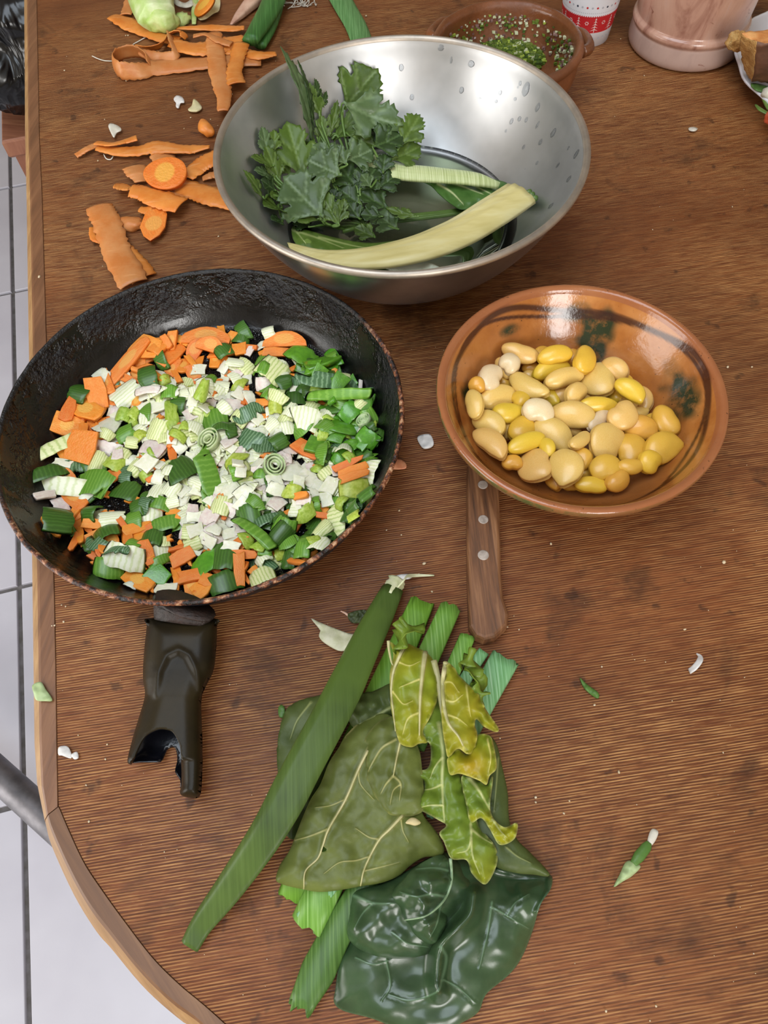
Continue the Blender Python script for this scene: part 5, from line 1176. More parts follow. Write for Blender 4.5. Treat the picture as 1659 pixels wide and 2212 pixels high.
# ------------------------------------------------------------------ carrot peelings
def peelmat(name, c1, c2):
    m, nt, b = NT(name); v = coords(nt)
    n1 = noise(nt, coords(nt, (1, 1, 1)), 55, 5, .65); w = noise(nt, coords(nt, (30, 220, 30), (0, 0, .4)), 1, 3, .6)
    col = mixc(nt, vramp(nt, n1, .36, .64), c1, c2); col = mixc(nt, vramp(nt, w, .58, .70, 0, .35), col, '#eab27a')
    oi = nd(nt, 'ShaderNodeObjectInfo'); hs = nd(nt, 'ShaderNodeHueSaturation'); L(nt, vramp(nt, oi.outputs['Random'], 0, 1, .92, 1.06), hs.inputs['Value']); L(nt, col, hs.inputs['Color'])
    L(nt, hs.outputs[0], b.inputs['Base Color']); b.inputs['Roughness'].default_value = .45
    b.inputs['Subsurface Weight'].default_value = .1; b.inputs['Subsurface Scale'].default_value = .002
    bump(nt, b, n1, .4, .001); bump(nt, b, w, .3, .0006); return m
m_peel = peelmat('carrot_peel', '#cf7526', '#dc8d40'); m_peel2 = peelmat('carrot_peel_dry', '#c27436', '#ca8850')
PE = [
 ('long carrot peel ending at its left in a raised curled loop', [(565,128),(480,133),(420,138),(345,146),(300,153),(262,152),(246,136),(256,118),(290,110),(318,124),(322,140)], [26,28,28,22,26,28,26,24,24,22,16], [0,0,0,.3,.9,1.3,1.4,1.4,1.4,1.3,1.3], .003, m_peel2, [.003,.003,.003,.004,.008,.010,.010,.010,.010,.010,.009]),
 ('carrot peel slanting down from the left towards the green core', [(245,36),(280,52),(320,70),(352,82),(388,88)], [20,26,24,22,18], [.2,0,.1,.1,0], .003, m_peel, None),
 ('pale carrot peel reaching the far edge of view left of the green core', [(272,32),(280,15),(290,-8)], [16,22,24], [0,.1,0], .003, m_peel2, None),
 ('straight narrow carrot peel just below the tip of the pink stalk', [(376,61),(450,60),(500,62),(528,60)], [4,13,15,8], [0,0,.1,0], .005, m_peel, None),
 ('twisted dark orange carrot peel standing up in the middle of the far pile', [(297,100),(325,105),(350,96),(362,75)], [16,22,20,8], [.7,.8,.9,1.0], .007, m_peel, None),
 ('folded carrot peel making a sharp corner beside the curled loop', [(366,72),(373,92),(379,118),(345,124),(318,118),(300,112)], [14,20,16,18,16,10], [1.0,.9,.8,.8,.6,.5], .008, m_peel2, None),
 ('short curled carrot peel at the top of the far pile', [(368,72),(382,68),(396,72),(394,82)], [16,18,18,10], [.6,.6,.7,.8], .009, m_peel, None),
 ('broad carrot peel lying across the far pile, rising to the right', [(372,92),(410,104),(455,104),(490,94),(525,80)], [20,30,34,28,18], [0,.1,0,-.1,.2], .007, m_peel, None),
 ('long ribbed carrot peel hanging down from the far pile to the bowl rim', [(462,72),(466,115),(474,165),(483,205),(482,240)], [26,30,32,28,20], [0,.1,0,.1,0], .009, m_peel2, None),
 ('short blunt carrot peel beside the ribbed one, touching the steel bowl', [(522,94),(512,128),(506,160),(511,182)], [26,24,28,30], [.1,0,.1,0], .009, m_peel, None),
 ('carrot peel whose tip points right below the green leek pieces', [(482,106),(520,112),(560,120),(596,116)], [22,20,18,12], [0,.1,0,.1], .005, m_peel, None),
 ('thin carrot peel strand across the top of the far pile', [(418,78),(445,74),(470,86),(500,96)], [8,10,12,12], [0,.3,0,0], .011, m_peel2, None),
 ('short segmented carrot peel nearest the table edge', [(164,337),(188,322),(212,312)], [11,13,12], [0,.1,0], .003, m_peel2, None),
 ('carrot peel with lifted edge, above the long wavy one', [(210,309),(240,312),(270,306),(296,298)], [17,16,17,18], [.4,.4,.3,.2], .006, m_peel, None),
 ('long wavy carrot peel reaching right towards the steel bowl', [(210,319),(255,327),(300,326),(335,318),(385,322),(420,322),(453,317)], [14,18,24,28,20,17,7], [.1,0,.1,0,.1,0,.1], .004, m_peel, None),
 ('short carrot peel running down under the round carrot slice', [(340,330),(360,350),(378,368)], [30,34,34], [0,.05,0], .0025, m_peel2, None),
 ('carrot peel between the round slice and the steel bowl', [(402,384),(425,364),(448,348),(474,336)], [26,36,36,30], [.1,.1,.1,0], .005, m_peel, None),
 ('pointed carrot peel sloping down right beneath the steel bowl rim', [(385,405),(425,414),(465,428),(505,448)], [36,40,36,18], [0,.1,0,.1], .004, m_peel, None),
 ('small carrot peel end tucked against the steel bowl', [(438,386),(452,380),(468,377)], [10,15,14], [0,.1,0], .003, m_peel2, None),
 ('crinkled carrot peel touching the left side of the round slice', [(290,362),(300,376),(306,394)], [36,36,22], [.2,.1,.2], .005, m_peel2, None),
 ('bunched carrot peel end at the left of the middle pile', [(248,402),(264,404),(282,408),(300,402)], [26,28,22,14], [.5,.4,.5,.4], .006, m_peel, None),
 ('broad carrot peel below the round slice with a square end', [(282,412),(312,418),(350,432),(392,444)], [24,32,36,32], [0,.1,0,0], .009, m_peel, None),
 ('carrot peel edge showing behind the square ended one', [(352,420),(380,424),(402,432)], [18,22,22], [.2,.2,.2], .005, m_peel2, None),
 ('small pointed carrot peel left of the flat carrot slice', [(302,452),(316,454),(330,450)], [10,16,18], [0,0,0], .005, m_peel, None),
 ('widest carrot peel, a long strip reaching down to the frying pan', [(214,446),(226,472),(240,508),(256,552),(290,614)], [40,46,46,48,50], [.1,0,.05,0,0], .007, m_peel2, None),
 ('carrot peel showing from under the widest strip near the pan', [(258,530),(284,560),(312,602)], [26,36,44], [0,.1,0], .003, m_peel, None),
 ('small curled carrot peel left of the widest strip', [(198,492),(204,512),(226,522)], [8,16,16], [.3,.2,.2], .004, m_peel, None),
 ('tiny carrot peel end right of the widest strip', [(246,494),(256,498),(264,494)], [8,14,12], [.2,.2,.2], .003, m_peel, None)]
for i, (lb, pts, ws, rl, h, m_, hs) in enumerate(PE):
    n = 14 * (len(pts) - 1) // 2 + 8; c = crom(pts, n); hs_ = hs or [h + .0012 * math.sin(k * 1.9 + i) for k in range(len(pts))]
    tt = np.linspace(0, 1, n); kk = np.linspace(0, 1, len(pts)); hh = np.interp(tt, kk, hs_)
    path = [P(x, y, max(.001, z)) for (x, y), z in zip(c, hh)]
    wv = [w * pxm(x, y, z) * 1.1 for w, (x, y), z in zip(np.interp(tt, kk, ws), c, hh)]
    rr = np.interp(tt, kk, rl)
    # a strip lying flat looks narrower where it runs across the view
    for k in range(n):
        a = c[min(k + 1, n - 1)] - c[max(k - 1, 0)]; wv[k] *= 1 + .45 * abs(a[0]) / (abs(a[0]) + abs(a[1]) + 1e-6) * (abs(rr[k]) < .5)
    cen = path[n // 2]; R_ = (lambda s: .16 * (1 - s * s))
    v, f = ribbon(path, wv, rr, .0011, prof=R_, nx=6, rough=.10, seed=i, edge=.3)
    dz = min(0, min(q[2] for q in v) - TZ - .0003); v = [(q[0], q[1], q[2] - dz) for q in v]
    o = mk('carrot_peel', v, f, m_); tag(o, lb, 'carrot peel', 'carrot peelings on the table')
def mslice(name, lb, px, py, Lp, Wp, T, ang, h, mesh, cat='carrot', tilt=(0, 0), fs=1.3):
    s = pxm(px, py, h); q = P(px, py, h); d2 = P(px + 6 * math.cos(math.radians(ang)), py + 6 * math.sin(math.radians(ang)), h) - q
    o = bpy.data.objects.new(name, mesh); COL.objects.link(o)
    o.matrix_world = Matrix.Translation(q) @ Matrix.Rotation(math.atan2(d2.y, d2.x), 4, 'Z') @ Matrix.Rotation(tilt[0], 4, 'X') @ Matrix.Rotation(tilt[1], 4, 'Y') @ Matrix.Diagonal((Lp * s * (1.05 + .25 * abs(math.sin(math.radians(ang)))), Wp * s * fs, T, 1))
    return tag(o, lb, cat)
disc = proto('carrot_slice', *slab([(.5 * math.cos(a), .5 * math.sin(a) * (1 + .12 * math.cos(a))) for a in np.linspace(0, 2 * math.pi, 33)[:-1]], 1, .05), m_carrot('carrot_round', '#df731c', '#e68530', '#eab34a'))
mslice('carrot_slice', 'thick oval carrot slice with yellow core on the middle pile of peelings', 359, 380, 84, 60, .0045, 0, .0105, disc, tilt=(.18, 0))
pet = proto('carrot_slice', *slab([(-.5, -.28), (-.3, -.42), (.1, -.5), (.35, -.3), (.5, 0), (.33, .3), (.1, .45), (-.3, .42), (-.5, .26)], 1, .06), MCC)
mslice('carrot_slice', 'flat pointed carrot slice lying below the middle pile', 334, 488, 76, 48, .0028, 103, .004, pet, fs=1.15)
mslice('carrot_slice', 'carrot slice with pale core leaning on onion skin at the far edge', 444, 14, 40, 48, .003, 80, .010, disc, tilt=(.5, 0), fs=1.0)
v, f = blob((.0065, .0105, .006), 4, 3, .35, 1.2); q = P(446, 277, .006); o = mk('carrot_end', xf(v, Matrix.Translation(q) @ Matrix.Rotation(.5, 4, 'Z')), f, m_peel); tag(o, 'stubby carrot end piece lying alone left of the steel bowl', 'carrot')
v, f = blob((.0125, .0075, .005), 8, 3, .3, 2.5); q = P(280, 484, .003); o = mk('carrot_chip', [(a, b, max(c, TZ + .0004)) for a, b, c in xf(v, Matrix.Translation(q) @ Matrix.Rotation(-.2, 4, 'Z'))], f, m_peel2); tag(o, 'small domed carrot chip between the widest strip and the flat slice', 'carrot')

# ------------------------------------------------------------------ trimmings along the far edge
m_core = M('lettuce_core', '#a9c96a', '#d5dfae', 45, .35, .3, 160)
m_leafg = M('lettuce_bit', '#9cb95e', '#c4d08c', 60, .4, .3, 200)
m_skin = M('onion_skin', '#d8cfa8', '#c2b582', 60, .4, .3, 200); m_skinw = M('garlic_skin', '#dcd8cc', '#c4beae', 60, .5, .3, 200)
m_pinkst = M('onion_stalk_dry', '#d0ab94', '#b98d78', 80, .5, .3, 200)
def px_tube(name, lb, pts, wpx, h, mat, cat, flat=.8, ridge=.04, rk=7, n=18, parent=None):
    c = crom(pts, n); path = [P(x, y, h) for x, y in c]; w = np.interp(np.linspace(0, 1, n), np.linspace(0, 1, len(wpx)), wpx)
    rr = [a * pxm(x, y, h) * .5 for a, (x, y) in zip(w, c)]; zz = [max(h, r * flat * 1.03) for r in rr]
    path = [P(x, y, z) for (x, y), z in zip(c, zz)]
    v, f = tube(path, rr, 16, flat, ridge=ridge, rk=rk); o = mk(name, v, f, mat, parent)
    return tag(o, lb, cat) if lb else o
lc = P(338, 20, .012); t = thing('lettuce_core', 'pale green lettuce core with white cut base at the far edge', 'lettuce', tuple(lc))
px_tube('stalk', None, [(322, -40), (330, 5), (342, 40)], [84, 76, 70], .012, m_core, None, .75, .1, 5, parent=t)
v, f = blob((.017, .011, .011), 2, 3, .3, 2.2); mk('cut_base', xf(v, Matrix.Translation(P(350, 46, .012))), f, m_leafg, t)
v, f = blob((.010, .007, .006), 5, 3, .45, 2.5); o = mk('lettuce_scrap', [(a, b, max(c, TZ + .0004)) for a, b, c in xf(v, Matrix.Translation(P(392, 42, .005)) @ Matrix.Rotation(.6, 4, 'Z'))], f, m_leafg); tag(o, 'small curled pale green lettuce scrap right of the core', 'lettuce')
o = sheet('onion_skin', [(418, -10), (470, -10), (474, 20), (462, 28), (440, 42), (425, 35)], lambda p, d: .004 + .003 * pn(p, 16, 50), 5, m_skin, None, n=40); tag(o, 'curled yellowish onion skin beneath the far carrot slice', 'onion skin')
o = sheet('garlic_skin', [(372, -6), (398, 6), (414, -2), (420, 8), (402, 16), (380, 10)], lambda p, d: .004 + .004 * pn(p, 14, 51), 5, m_skinw, None, n=40); tag(o, 'white papery skin between the lettuce scrap and the onion skin', 'onion skin')
px_tube('leek_strip', 'narrow pale green strip beside the onion skin', [(424, -8), (420, 25), (419, 52)], [13, 12, 8], .003, m_leafg, 'leek', .4)
px_tube('onion_stalk', 'dry pinkish onion stalk tapering to a point at the far edge', [(566, -16), (540, 8), (518, 32), (499, 53)], [34, 30, 20, 5], .004, m_pinkst, 'onion', .6, .12, 5)
m_lkd = lkmat('leek_green_dark', '#2f5526', '#3c6a30', '#588a48', math.radians(30))
px_tube('leek_green', 'upper dark green leek piece of the crossed pair behind the carrot pile', [(604, -30), (585, 15), (562, 55), (541, 88)], [46, 44, 40, 34], .012, m_lkd, 'leek', .6, .05, 6)
px_tube('leek_green', 'lower dark green leek piece of the crossed pair, nearer the bowl', [(598, -8), (590, 30), (576, 70), (562, 100)], [30, 32, 30, 24], .005, m_lkd, 'leek', .55, .05, 6)
c = crom([(728, -16), (748, 20), (768, 55), (785, 98)], 20); path = [P(x, y, .004) for x, y in c]
v, f = ribbon(path, [42 * pxm(x, y, .004) for x, y in c], [0] * 20, .0018, prof=lambda s: .14 * (1 - abs(s)), nx=8); o = mk('leek_leaf', v, f, lkmat('leek_leaf_soft', '#456f3c', '#5b8a50', '#7ba56e', math.radians(-25))); tag(o, 'short straight green leek leaf ending behind the steel bowl', 'leek')
rt = thing('leek_root', 'tangle of white leek rootlets at the far edge behind the bowl', 'leek', tuple(P(640, -10, .006)))
m_root = M('rootlet', '#cfc9be', '#b8b0a2', 200, .6)
v, f = blob((.012, .010, .009), 6, 3, .2); mk('root_base', xf(v, Matrix.Translation(P(640, -28, .010))), f, m_skinw, rt)
for k in range(16):
    x0 = 615 + k * 4.2; q = crom([tuple(P(636 + rnd.uniform(-14, 14), -22, .008)), tuple(P(x0 + rnd.uniform(-8, 8), -4 + rnd.uniform(-6, 6), .006)), tuple(P(x0 + rnd.uniform(-16, 16), 8 + rnd.uniform(-5, 6), .002)), tuple(P(x0 + rnd.uniform(-20, 20), 10 + rnd.uniform(-8, 10), .001))], 14)
    v, f = tube(q, .0005, 5); mk('rootlet', v, f, m_root, rt)

# ------------------------------------------------------------------ rear clay bowl with green sauce
RC = P(1096, 92, .048); RC.z = TZ; rR = (P(1262, 108, .048) - P(1096, 92, .048)).length
m_clay2, nt, b = NT('brown_clay'); vv = coords(nt)
L(nt, mixc(nt, vramp(nt, noise(nt, vv, 30, 5), .35, .65), '#623920', '#7d4a2a'), b.inputs['Base Color']); L(nt, vramp(nt, noise(nt, vv, 18, 3), .4, .6, .22, .5), b.inputs['Roughness'])
bump(nt, b, noise(nt, vv, 90, 4), .4, .002)
rin = [(0, .006), (.55 * rR, .006), (.74 * rR, .012), (.83 * rR, .024), (.86 * rR, .038), (.875 * rR, .046)]
rpf = rin + [(.90 * rR, .0495), (.94 * rR, .0512), (.98 * rR, .0500), (1.0 * rR, .0465), (.985 * rR, .043), (.955 * rR, .041), (.96 * rR, .032), (.90 * rR, .016), (.76 * rR, .003), (.6 * rR, .0004), (0, .0004)]
rb = thing('clay_dish', 'rough brown clay dish with green sauce, behind the steel bowl', 'bowl', tuple(RC))
v, f = lathe([rpf[0]] + [tuple(p) for p in crom(rpf[1:-1], 70)] + [rpf[-1]], 96, RC, wob=lambda a, z: .0012 * mnoise.noise((math.cos(a) * 3, math.sin(a) * 3, z * 60))); mk('dish_body', v, f, m_clay2, rb)
for (px, py) in ((934, 62), (1263, 92)):
    q = P(px, py, .040); dv = Vector((q.x - RC.x, q.y - RC.y, 0)).normalized(); w_ = dv.cross(Vector((0, 0, 1)))
    e = Vector((RC.x, RC.y, TZ + .041)) + dv * rR * .96
    pth = crom([tuple(e - w_ * .016), tuple(e - w_ * .010 + dv * .008), tuple(e + w_ * .010 + dv * .008), tuple(e + w_ * .016)], 14); v, f = tube(pth, .0052, 10); mk('ear_handle', v, f, m_clay2, rb)
m_sauce = [M('sauce_' + n, a, b_, 200, .25, coat=.3) for n, a, b_ in (('green', '#526622', '#6b7f30'), ('dark', '#3c5220', '#4c6529'), ('white', '#cfd2b4', '#b9c093'), ('lime', '#94a83a', '#a9ba58'), ('purple', '#6b4a48', '#8d7068'))]
sb = MB(); R = random.Random(11)
hv, hf = blob((.86, .62, 1), 9, 3, .25)
HCx, HCy = P(1100, 108, .016).x - RC.x, P(1100, 108, .016).y - RC.y
def heap_h(x, y): return max(0, .015 * (1 - ((x - HCx + .25 * (y - HCy)) / (.74 * rR)) ** 2 - ((y - HCy) / (.36 * rR)) ** 2) ** .6) if (((x - HCx + .25 * (y - HCy)) / (.74 * rR)) ** 2 + ((y - HCy) / (.36 * rR)) ** 2) < 1 else 0
def chunk(c, sz, m):
    v = [(c[0] + sz * x * R.uniform(.6, 1.3), c[1] + sz * y * R.uniform(.6, 1.3), c[2] + sz * .7 * z * R.uniform(.6, 1.2)) for x in (-1, 1) for y in (-1, 1) for z in (-1, 1)]
    sb.add(v, [(0, 1, 3, 2), (4, 6, 7, 5), (0, 4, 5, 1), (2, 3, 7, 6), (0, 2, 6, 4), (1, 5, 7, 3)], m)
n = 26
g_ = [[(RC.x - .7 * rR + 1.4 * rR * i / n, RC.y + HCy - .42 * rR + .84 * rR * j / n) for j in range(n + 1)] for i in range(n + 1)]
gv = [(x, y, TZ + .0062 + heap_h(x - RC.x, y - RC.y) + .0015 * mnoise.noise((x * 300, y * 300, 1)) - 0) for row in g_ for x, y in row]
sb.add(gv, [(i * (n + 1) + j, (i + 1) * (n + 1) + j, (i + 1) * (n + 1) + j + 1, i * (n + 1) + j + 1) for i in range(n) for j in range(n) if heap_h(g_[i][j][0] - RC.x, g_[i][j][1] - RC.y) > 0], 0)
for k in range(1300):
    x, y = HCx + R.uniform(-.7, .7) * rR, HCy + R.uniform(-.4, .4) * rR; h = heap_h(x, y)
    if h <= 0: continue
    chunk((RC.x + x, RC.y + y, TZ + .0065 + h), R.uniform(.0009, .0022), R.choice([0, 0, 0, 1, 1, 3, 2, 0]))
for k in range(420):
    a = R.choice([R.gauss(1.9, .35), R.gauss(1.2, .25), R.gauss(.25, .35), R.gauss(2.75, .2), R.gauss(-.1, .3)]); z = R.uniform(.016, .042)
    r = float(np.interp(z, [q[1] for q in rin[1:]], [q[0] for q in rin[1:]])) - .0006
    chunk((RC.x + r * math.cos(a), RC.y + r * math.sin(a), TZ + z), R.uniform(.0007, .0016), R.choice([2, 2, 0, 1, 4, 4, 3]))
o = sb.build('green_sauce', m_sauce, None, smooth=False); tag(o, 'chopped green sauce in the brown clay dish, stuck up its sides', 'sauce', kind='stuff')

# ------------------------------------------------------------------ paper cup
CB = P(1262, 74, 0); CB.z = TZ
cr0 = .5 * (P(1314, 66, 0) - P(1212, 66, 0)).length; cth = .095; cr1 = cr0 * 1.42
m_cup = M('white_paper', '#e9ebf2', '#e2e4ec', 20, .45); m_red = M('red_print', '#c0252c', None, rough=.45); m_gry = M('grey_print', '#b4b6c0', None, rough=.45); m_nvy = M('dark_print', '#3d4252', None, rough=.45); m_wpr = M('white_print', '#ecdcd8', None, rough=.45)
cup = thing('paper_cup', 'white paper cup printed with a red band of white fir trees and dots', 'cup', tuple(CB))
cw = lambda z: cr0 + (cr1 - cr0) * z / cth
prf = [(0, .004), (cw(.004) - .0016, .004), (cw(.006) - .0006, .006), (cw(cth) - .0006, cth - .001)]
lip = [(cw(cth) + .0012, cth + .0008), (cw(cth) + .0018, cth - .0008), (cw(cth) + .0004, cth - .0022)]
v, f = lathe(prf + lip + [(cw(.02), .02), (cw(.001), .0002), (cw(.001) - .0012, .0002), (cr0 - .002, .003), (0, .003)], 96, CB); mk('cup_wall', v, f, m_cup, cup)
dec = MB()
def onc(a, z, e=.00012): r = cw(z) + e; return (CB.x + r * math.cos(a), CB.y + r * math.sin(a), CB.z + z)
def patch(poly, m, e=.00025):
    """flat print wrapped on the cup wall: poly of (angle, height)"""
    pv = [onc(a, z, e) for a, z in poly]; dec.add(pv, [tuple(range(len(pv)))], m)
def band(z0, z1, m, e=.00012, n=160, edge=None):
    for k in range(n):
        a0, a1 = 2 * math.pi * k / n, 2 * math.pi * (k + 1) / n; zz = z1 + (edge or 0) * (k % 2)
        dec.add([onc(a0, z0, e), onc(a1, z0, e), onc(a1, zz, e), onc(a0, zz, e)], [(0, 1, 2, 3)], m)
def dot(a, z, r, m, e=.00025): patch([(a + r / cw(z) * math.cos(t), z + r * math.sin(t)) for t in np.linspace(0, 2 * math.pi, 13)[:-1]], m, e)
band(.0145, .0300, 0, edge=.0008)
for k in range(60):
    a = 2 * math.pi * k / 60; dot(a, .0085, .0010, (1, 2, 1, 0)[k % 4]) if k % 2 == 0 else None
for k in range(36): dot(2 * math.pi * k / 36, .0385, .0010, (1, 0, 1, 0, 1, 2)[k % 6])
for k in range(90): dot(2 * math.pi * k / 90, .0335, .0004, 1)
for k in range(10):
    a = 2 * math.pi * k / 10 + .35
    for j in range(5):
        z = .0165 + j * .0026; w = (.0042 - j * .00075) / cw(z)
        patch([(a - w, z), (a, z + .0012), (a, z + .0021)], 3, .0003); patch([(a + w, z), (a, z + .0021), (a, z + .0012)], 3, .0003)
    patch([(a - .0003 / cw(.02), .0152), (a + .0003 / cw(.02), .0152), (a + .0002 / cw(.02), .0290), (a - .0002 / cw(.02), .0290)], 3, .00032)
    a += math.pi / 10
    for q in range(6):
        t = q * math.pi / 3; dot(a + .0014 * math.cos(t) / cw(.024), .0240 + .0014 * math.sin(t), .0005, 3, .0003)
for k in range(6):
    a = 2 * math.pi * k / 6 - 1.6
    dot(a, .0560, .0078, 0)
    for i in (-2, 0, 2):
        for j in (-2, 0, 2): dot(a + i * .0016 / cw(.056), .056 + j * .0016, .0012, 3, .0004)
    patch([(a - .0085 / cw(.046), .0464), (a + .0085 / cw(.046), .0464), (a + .0075 / cw(.046), .0474), (a - .0075 / cw(.046), .0474)], 2, .0004)
    a += math.pi / 6
    dot(a, .0490, .0032, 0)
    for q in range(6):
        t = q * math.pi / 3
        dot(a + .0017 * math.cos(t) / cw(.049), .0490 + .0017 * math.sin(t), .0005, 3, .0004)
dec.build('printed_pattern', [m_red, m_gry, m_nvy, m_wpr], cup)

# ------------------------------------------------------------------ clay jug
JB = P(1476, 92, 0); JB.z = TZ; jr = .5 * (P(1602, 92, .012) - P(1350, 92, .012)).length
m_jug, nt, b = NT('pink_clay_glaze'); vv = coords(nt)
j1 = noise(nt, coords(nt, (1, 1, .35)), 34, 5, .65, .8)
jc = ramp(nt, j1, [(.30, '#8d5f50'), (.45, '#b98f7c'), (.6, '#c29b88'), (.75, '#b59a94')])
sz = nd(nt, 'ShaderNodeSeparateXYZ'); L(nt, vv, sz.inputs[0])
jc = mixc(nt, vramp(nt, sz.outputs[2], .024, .020, 0, .75), jc, '#b7a097')
jc = mixc(nt, vramp(nt, noise(nt, coords(nt, (1, 1, 1.6)), 60, 4, .6, .5), .66, .70, 0, .7), jc, '#7a4436')
L(nt, jc, b.inputs['Base Color']); b.inputs['Roughness'].default_value = .22; b.inputs['Coat Weight'].default_value = .2
bump(nt, b, j1, .2, .001)
J = [(0, .0003), (jr * .90, .0003), (jr * .97, .0025), (jr, .008), (jr * .985, .0185), (jr * .975, .0215), (jr * .995, .0235), (jr * 1.005, .0255), (jr * .99, .0280), (jr * .955, .0300), (jr * .95, .034), (jr * .985, .055), (jr * 1.05, .09), (jr * 1.06, .12), (jr * .98, .15), (jr * .86, .17), (jr * .84, .18), (jr * .90, .192)]
v, f = lathe([J[0]] + [tuple(p) for p in crom(J[1:], 80)] + [(jr * .86, .193), (jr * .80, .18), (jr * .82, .17), (jr * .98, .12), (jr * .9, .03), (jr * .8, .008), (0, .008)], 96, JB)
jug = thing('clay_jug', 'glazed pinkish brown clay jug with a raised ring near its base', 'jug', tuple(JB)); mk('jug_body', v, f, m_jug, jug)
hp = [(jr * 1.0, .165), (jr * 1.45, .165), (jr * 1.6, .13), (jr * 1.45, .085), (jr * 1.02, .075)]
v, f = tube(crom([(JB.x + r * .45, JB.y + r * .89, TZ + z) for r, z in hp], 26), .008, 12, 1.2); mk('handle', v, f, m_jug, jug)

# ------------------------------------------------------------------ plate with bread and salad
pe_ = P(1598, 150, .016); PLR = .115; PLC = Vector((pe_.x + PLR * .985, pe_.y - PLR * .06, TZ))
m_plate = M('white_china', '#dcdce4', '#d4d4dd', 10, .15, coat=.3)
plp = [(0, .006), (.06, .006), (.072, .0075), (.080, .011), (.095, .0145), (.111, .0175), (.114, .0186), (.1155, .0178), (.1135, .0155), (.098, .0118), (.083, .008), (.072, .0030), (.066, .0006), (0, .0006)]
v, f = lathe([plp[0]] + [tuple(p) for p in crom(plp[1:-1], 50)] + [plp[-1]], 96, PLC, wob=lambda a, z: .0014 * math.sin(a * 14) * max(0, (z - .012)) / .006); pl = mk('plate', v, f, m_plate); tag(pl, 'white scalloped plate at the right edge holding bread and salad', 'plate')
m_crumbm, nt, b = NT('bread_crumb'); vv = coords(nt); n1 = noise(nt, vv, 130, 5, .7); L(nt, ramp(nt, n1, [(.3, '#a9763a'), (.5, '#cf9f5c'), (.7, '#dcb678')]), b.inputs['Base Color']); b.inputs['Roughness'].default_value = .8; bump(nt, b, n1, 1.0, .004)
m_crust, nt, b = NT('bread_crust'); vv = coords(nt); n1 = noise(nt, vv, 60, 4, .6); L(nt, ramp(nt, n1, [(.3, '#4f3526'), (.5, '#674531'), (.75, '#8a5f40')]), b.inputs['Base Color']); b.inputs['Roughness'].default_value = .55; bump(nt, b, n1, .4, .002)
m_ctop, nt, b = NT('bread_top'); vv = coords(nt); n1 = noise(nt, vv, 90, 5, .6); L(nt, ramp(nt, n1, [(.3, '#b06a30'), (.5, '#cf8c4e'), (.75, '#dba76a')]), b.inputs['Base Color']); b.inputs['Roughness'].default_value = .65; bump(nt, b, n1, .6, .002)
# wedge: the torn crumb face looks left, the dark crust faces the viewer's right
A_, B_, C_, D_ = P(1606, 152, .022), P(1625, 178, .022), P(1720, 190, .022), P(1715, 100, .022)
def up_(q, h): return Vector((q.x, q.y, TZ + h))
bm = bmesh.new(); low = [A_, B_, C_, D_]
lo_ = [bm.verts.new(q) for q in low]; hi_ = [bm.verts.new(up_(q, h)) for q, h in zip((P(1604, 60, .066), P(1640, 82, .066), P(1735, 95, .066), P(1720, 40, .066)), (.062, .062, .062, .062))]
fb = [bm.faces.new(lo_[::-1]), bm.faces.new(hi_)]
for i in range(4): fb.append(bm.faces.new((lo_[i], lo_[(i + 1) % 4], hi_[(i + 1) % 4], hi_[i])))
for i, q in enumerate(fb): q.material_index = (1, 2, 0, 1, 1, 0)[i]
bmesh.ops.recalc_face_normals(bm, faces=bm.faces)
bmesh.ops.subdivide_edges(bm, edges=bm.edges[:], cuts=11, use_grid_fill=True)
for q in bm.verts:
    n3 = mnoise.noise_vector(q.co * 70); n4 = mnoise.noise_vector(q.co * 240); q.co += n3 * .0030 + n4 * .0012
me = bpy.data.meshes.new('bread'); bm.to_mesh(me); bm.free()
for m_ in (m_crumbm, m_crust, m_ctop): me.materials.append(m_)
for p_ in me.polygons: p_.use_smooth = True
bc = sum(low, Vector()) / 4
brd = thing('bread_piece', 'torn piece of bread with dark crust leaning on the white plate', 'bread', tuple(bc))
o = bpy.data.objects.new('bread_body', me); COL.objects.link(o); o.parent = brd; o.location = -bc
v, f = blob((.010, .007, .008), 12, 3, .45, 2.5); mk('torn_crumb', xf(v, Matrix.Translation(P(1594, 88, .040))), f, m_crumbm, brd)
m_sal = leafmat('salad_leaf', '#3f5f2a', '#56753a', '#8fa46a', .4); m_tom = M('tomato_bit', '#b5482e', '#c86a45', 80, .3)
o = sheet('salad_leaf', [(1622, 180), (1645, 182), (1668, 190), (1680, 205), (1655, 200), (1632, 194)], lambda p, d: .020 + .002 * pn(p, 14, 60), 4, m_sal, None, n=30); tag(o, 'dark green salad leaf under the bread on the white plate', 'salad leaf')
px_tube('salad_herb', 'curved green salad stem on the white plate', [(1640, 192), (1648, 210), (1660, 235), (1680, 250)], [8, 7, 6, 5], .016, m_cst, 'salad', .8)
px_tube('salad_sprig', 'thin green salad blade nearest the plate rim', [(1632, 226), (1642, 236), (1656, 244), (1668, 248)], [4, 10, 9, 5], .015, m_cst, 'salad', .4)
v, f = blob((.008, .007, .006), 14, 3, .3); o = mk('tomato_bit', xf(v, Matrix.Translation(P(1672, 252, .017))), f, m_tom); tag(o, 'red tomato bit on the white plate at the right edge', 'tomato')
v, f = blob((.006, .006, .005), 15, 3, .3); o = mk('cheese_bit', xf(v, Matrix.Translation(P(1660, 202, .020))), f, m_skinw); tag(o, 'white cheese bit on the white plate below the bread', 'cheese')

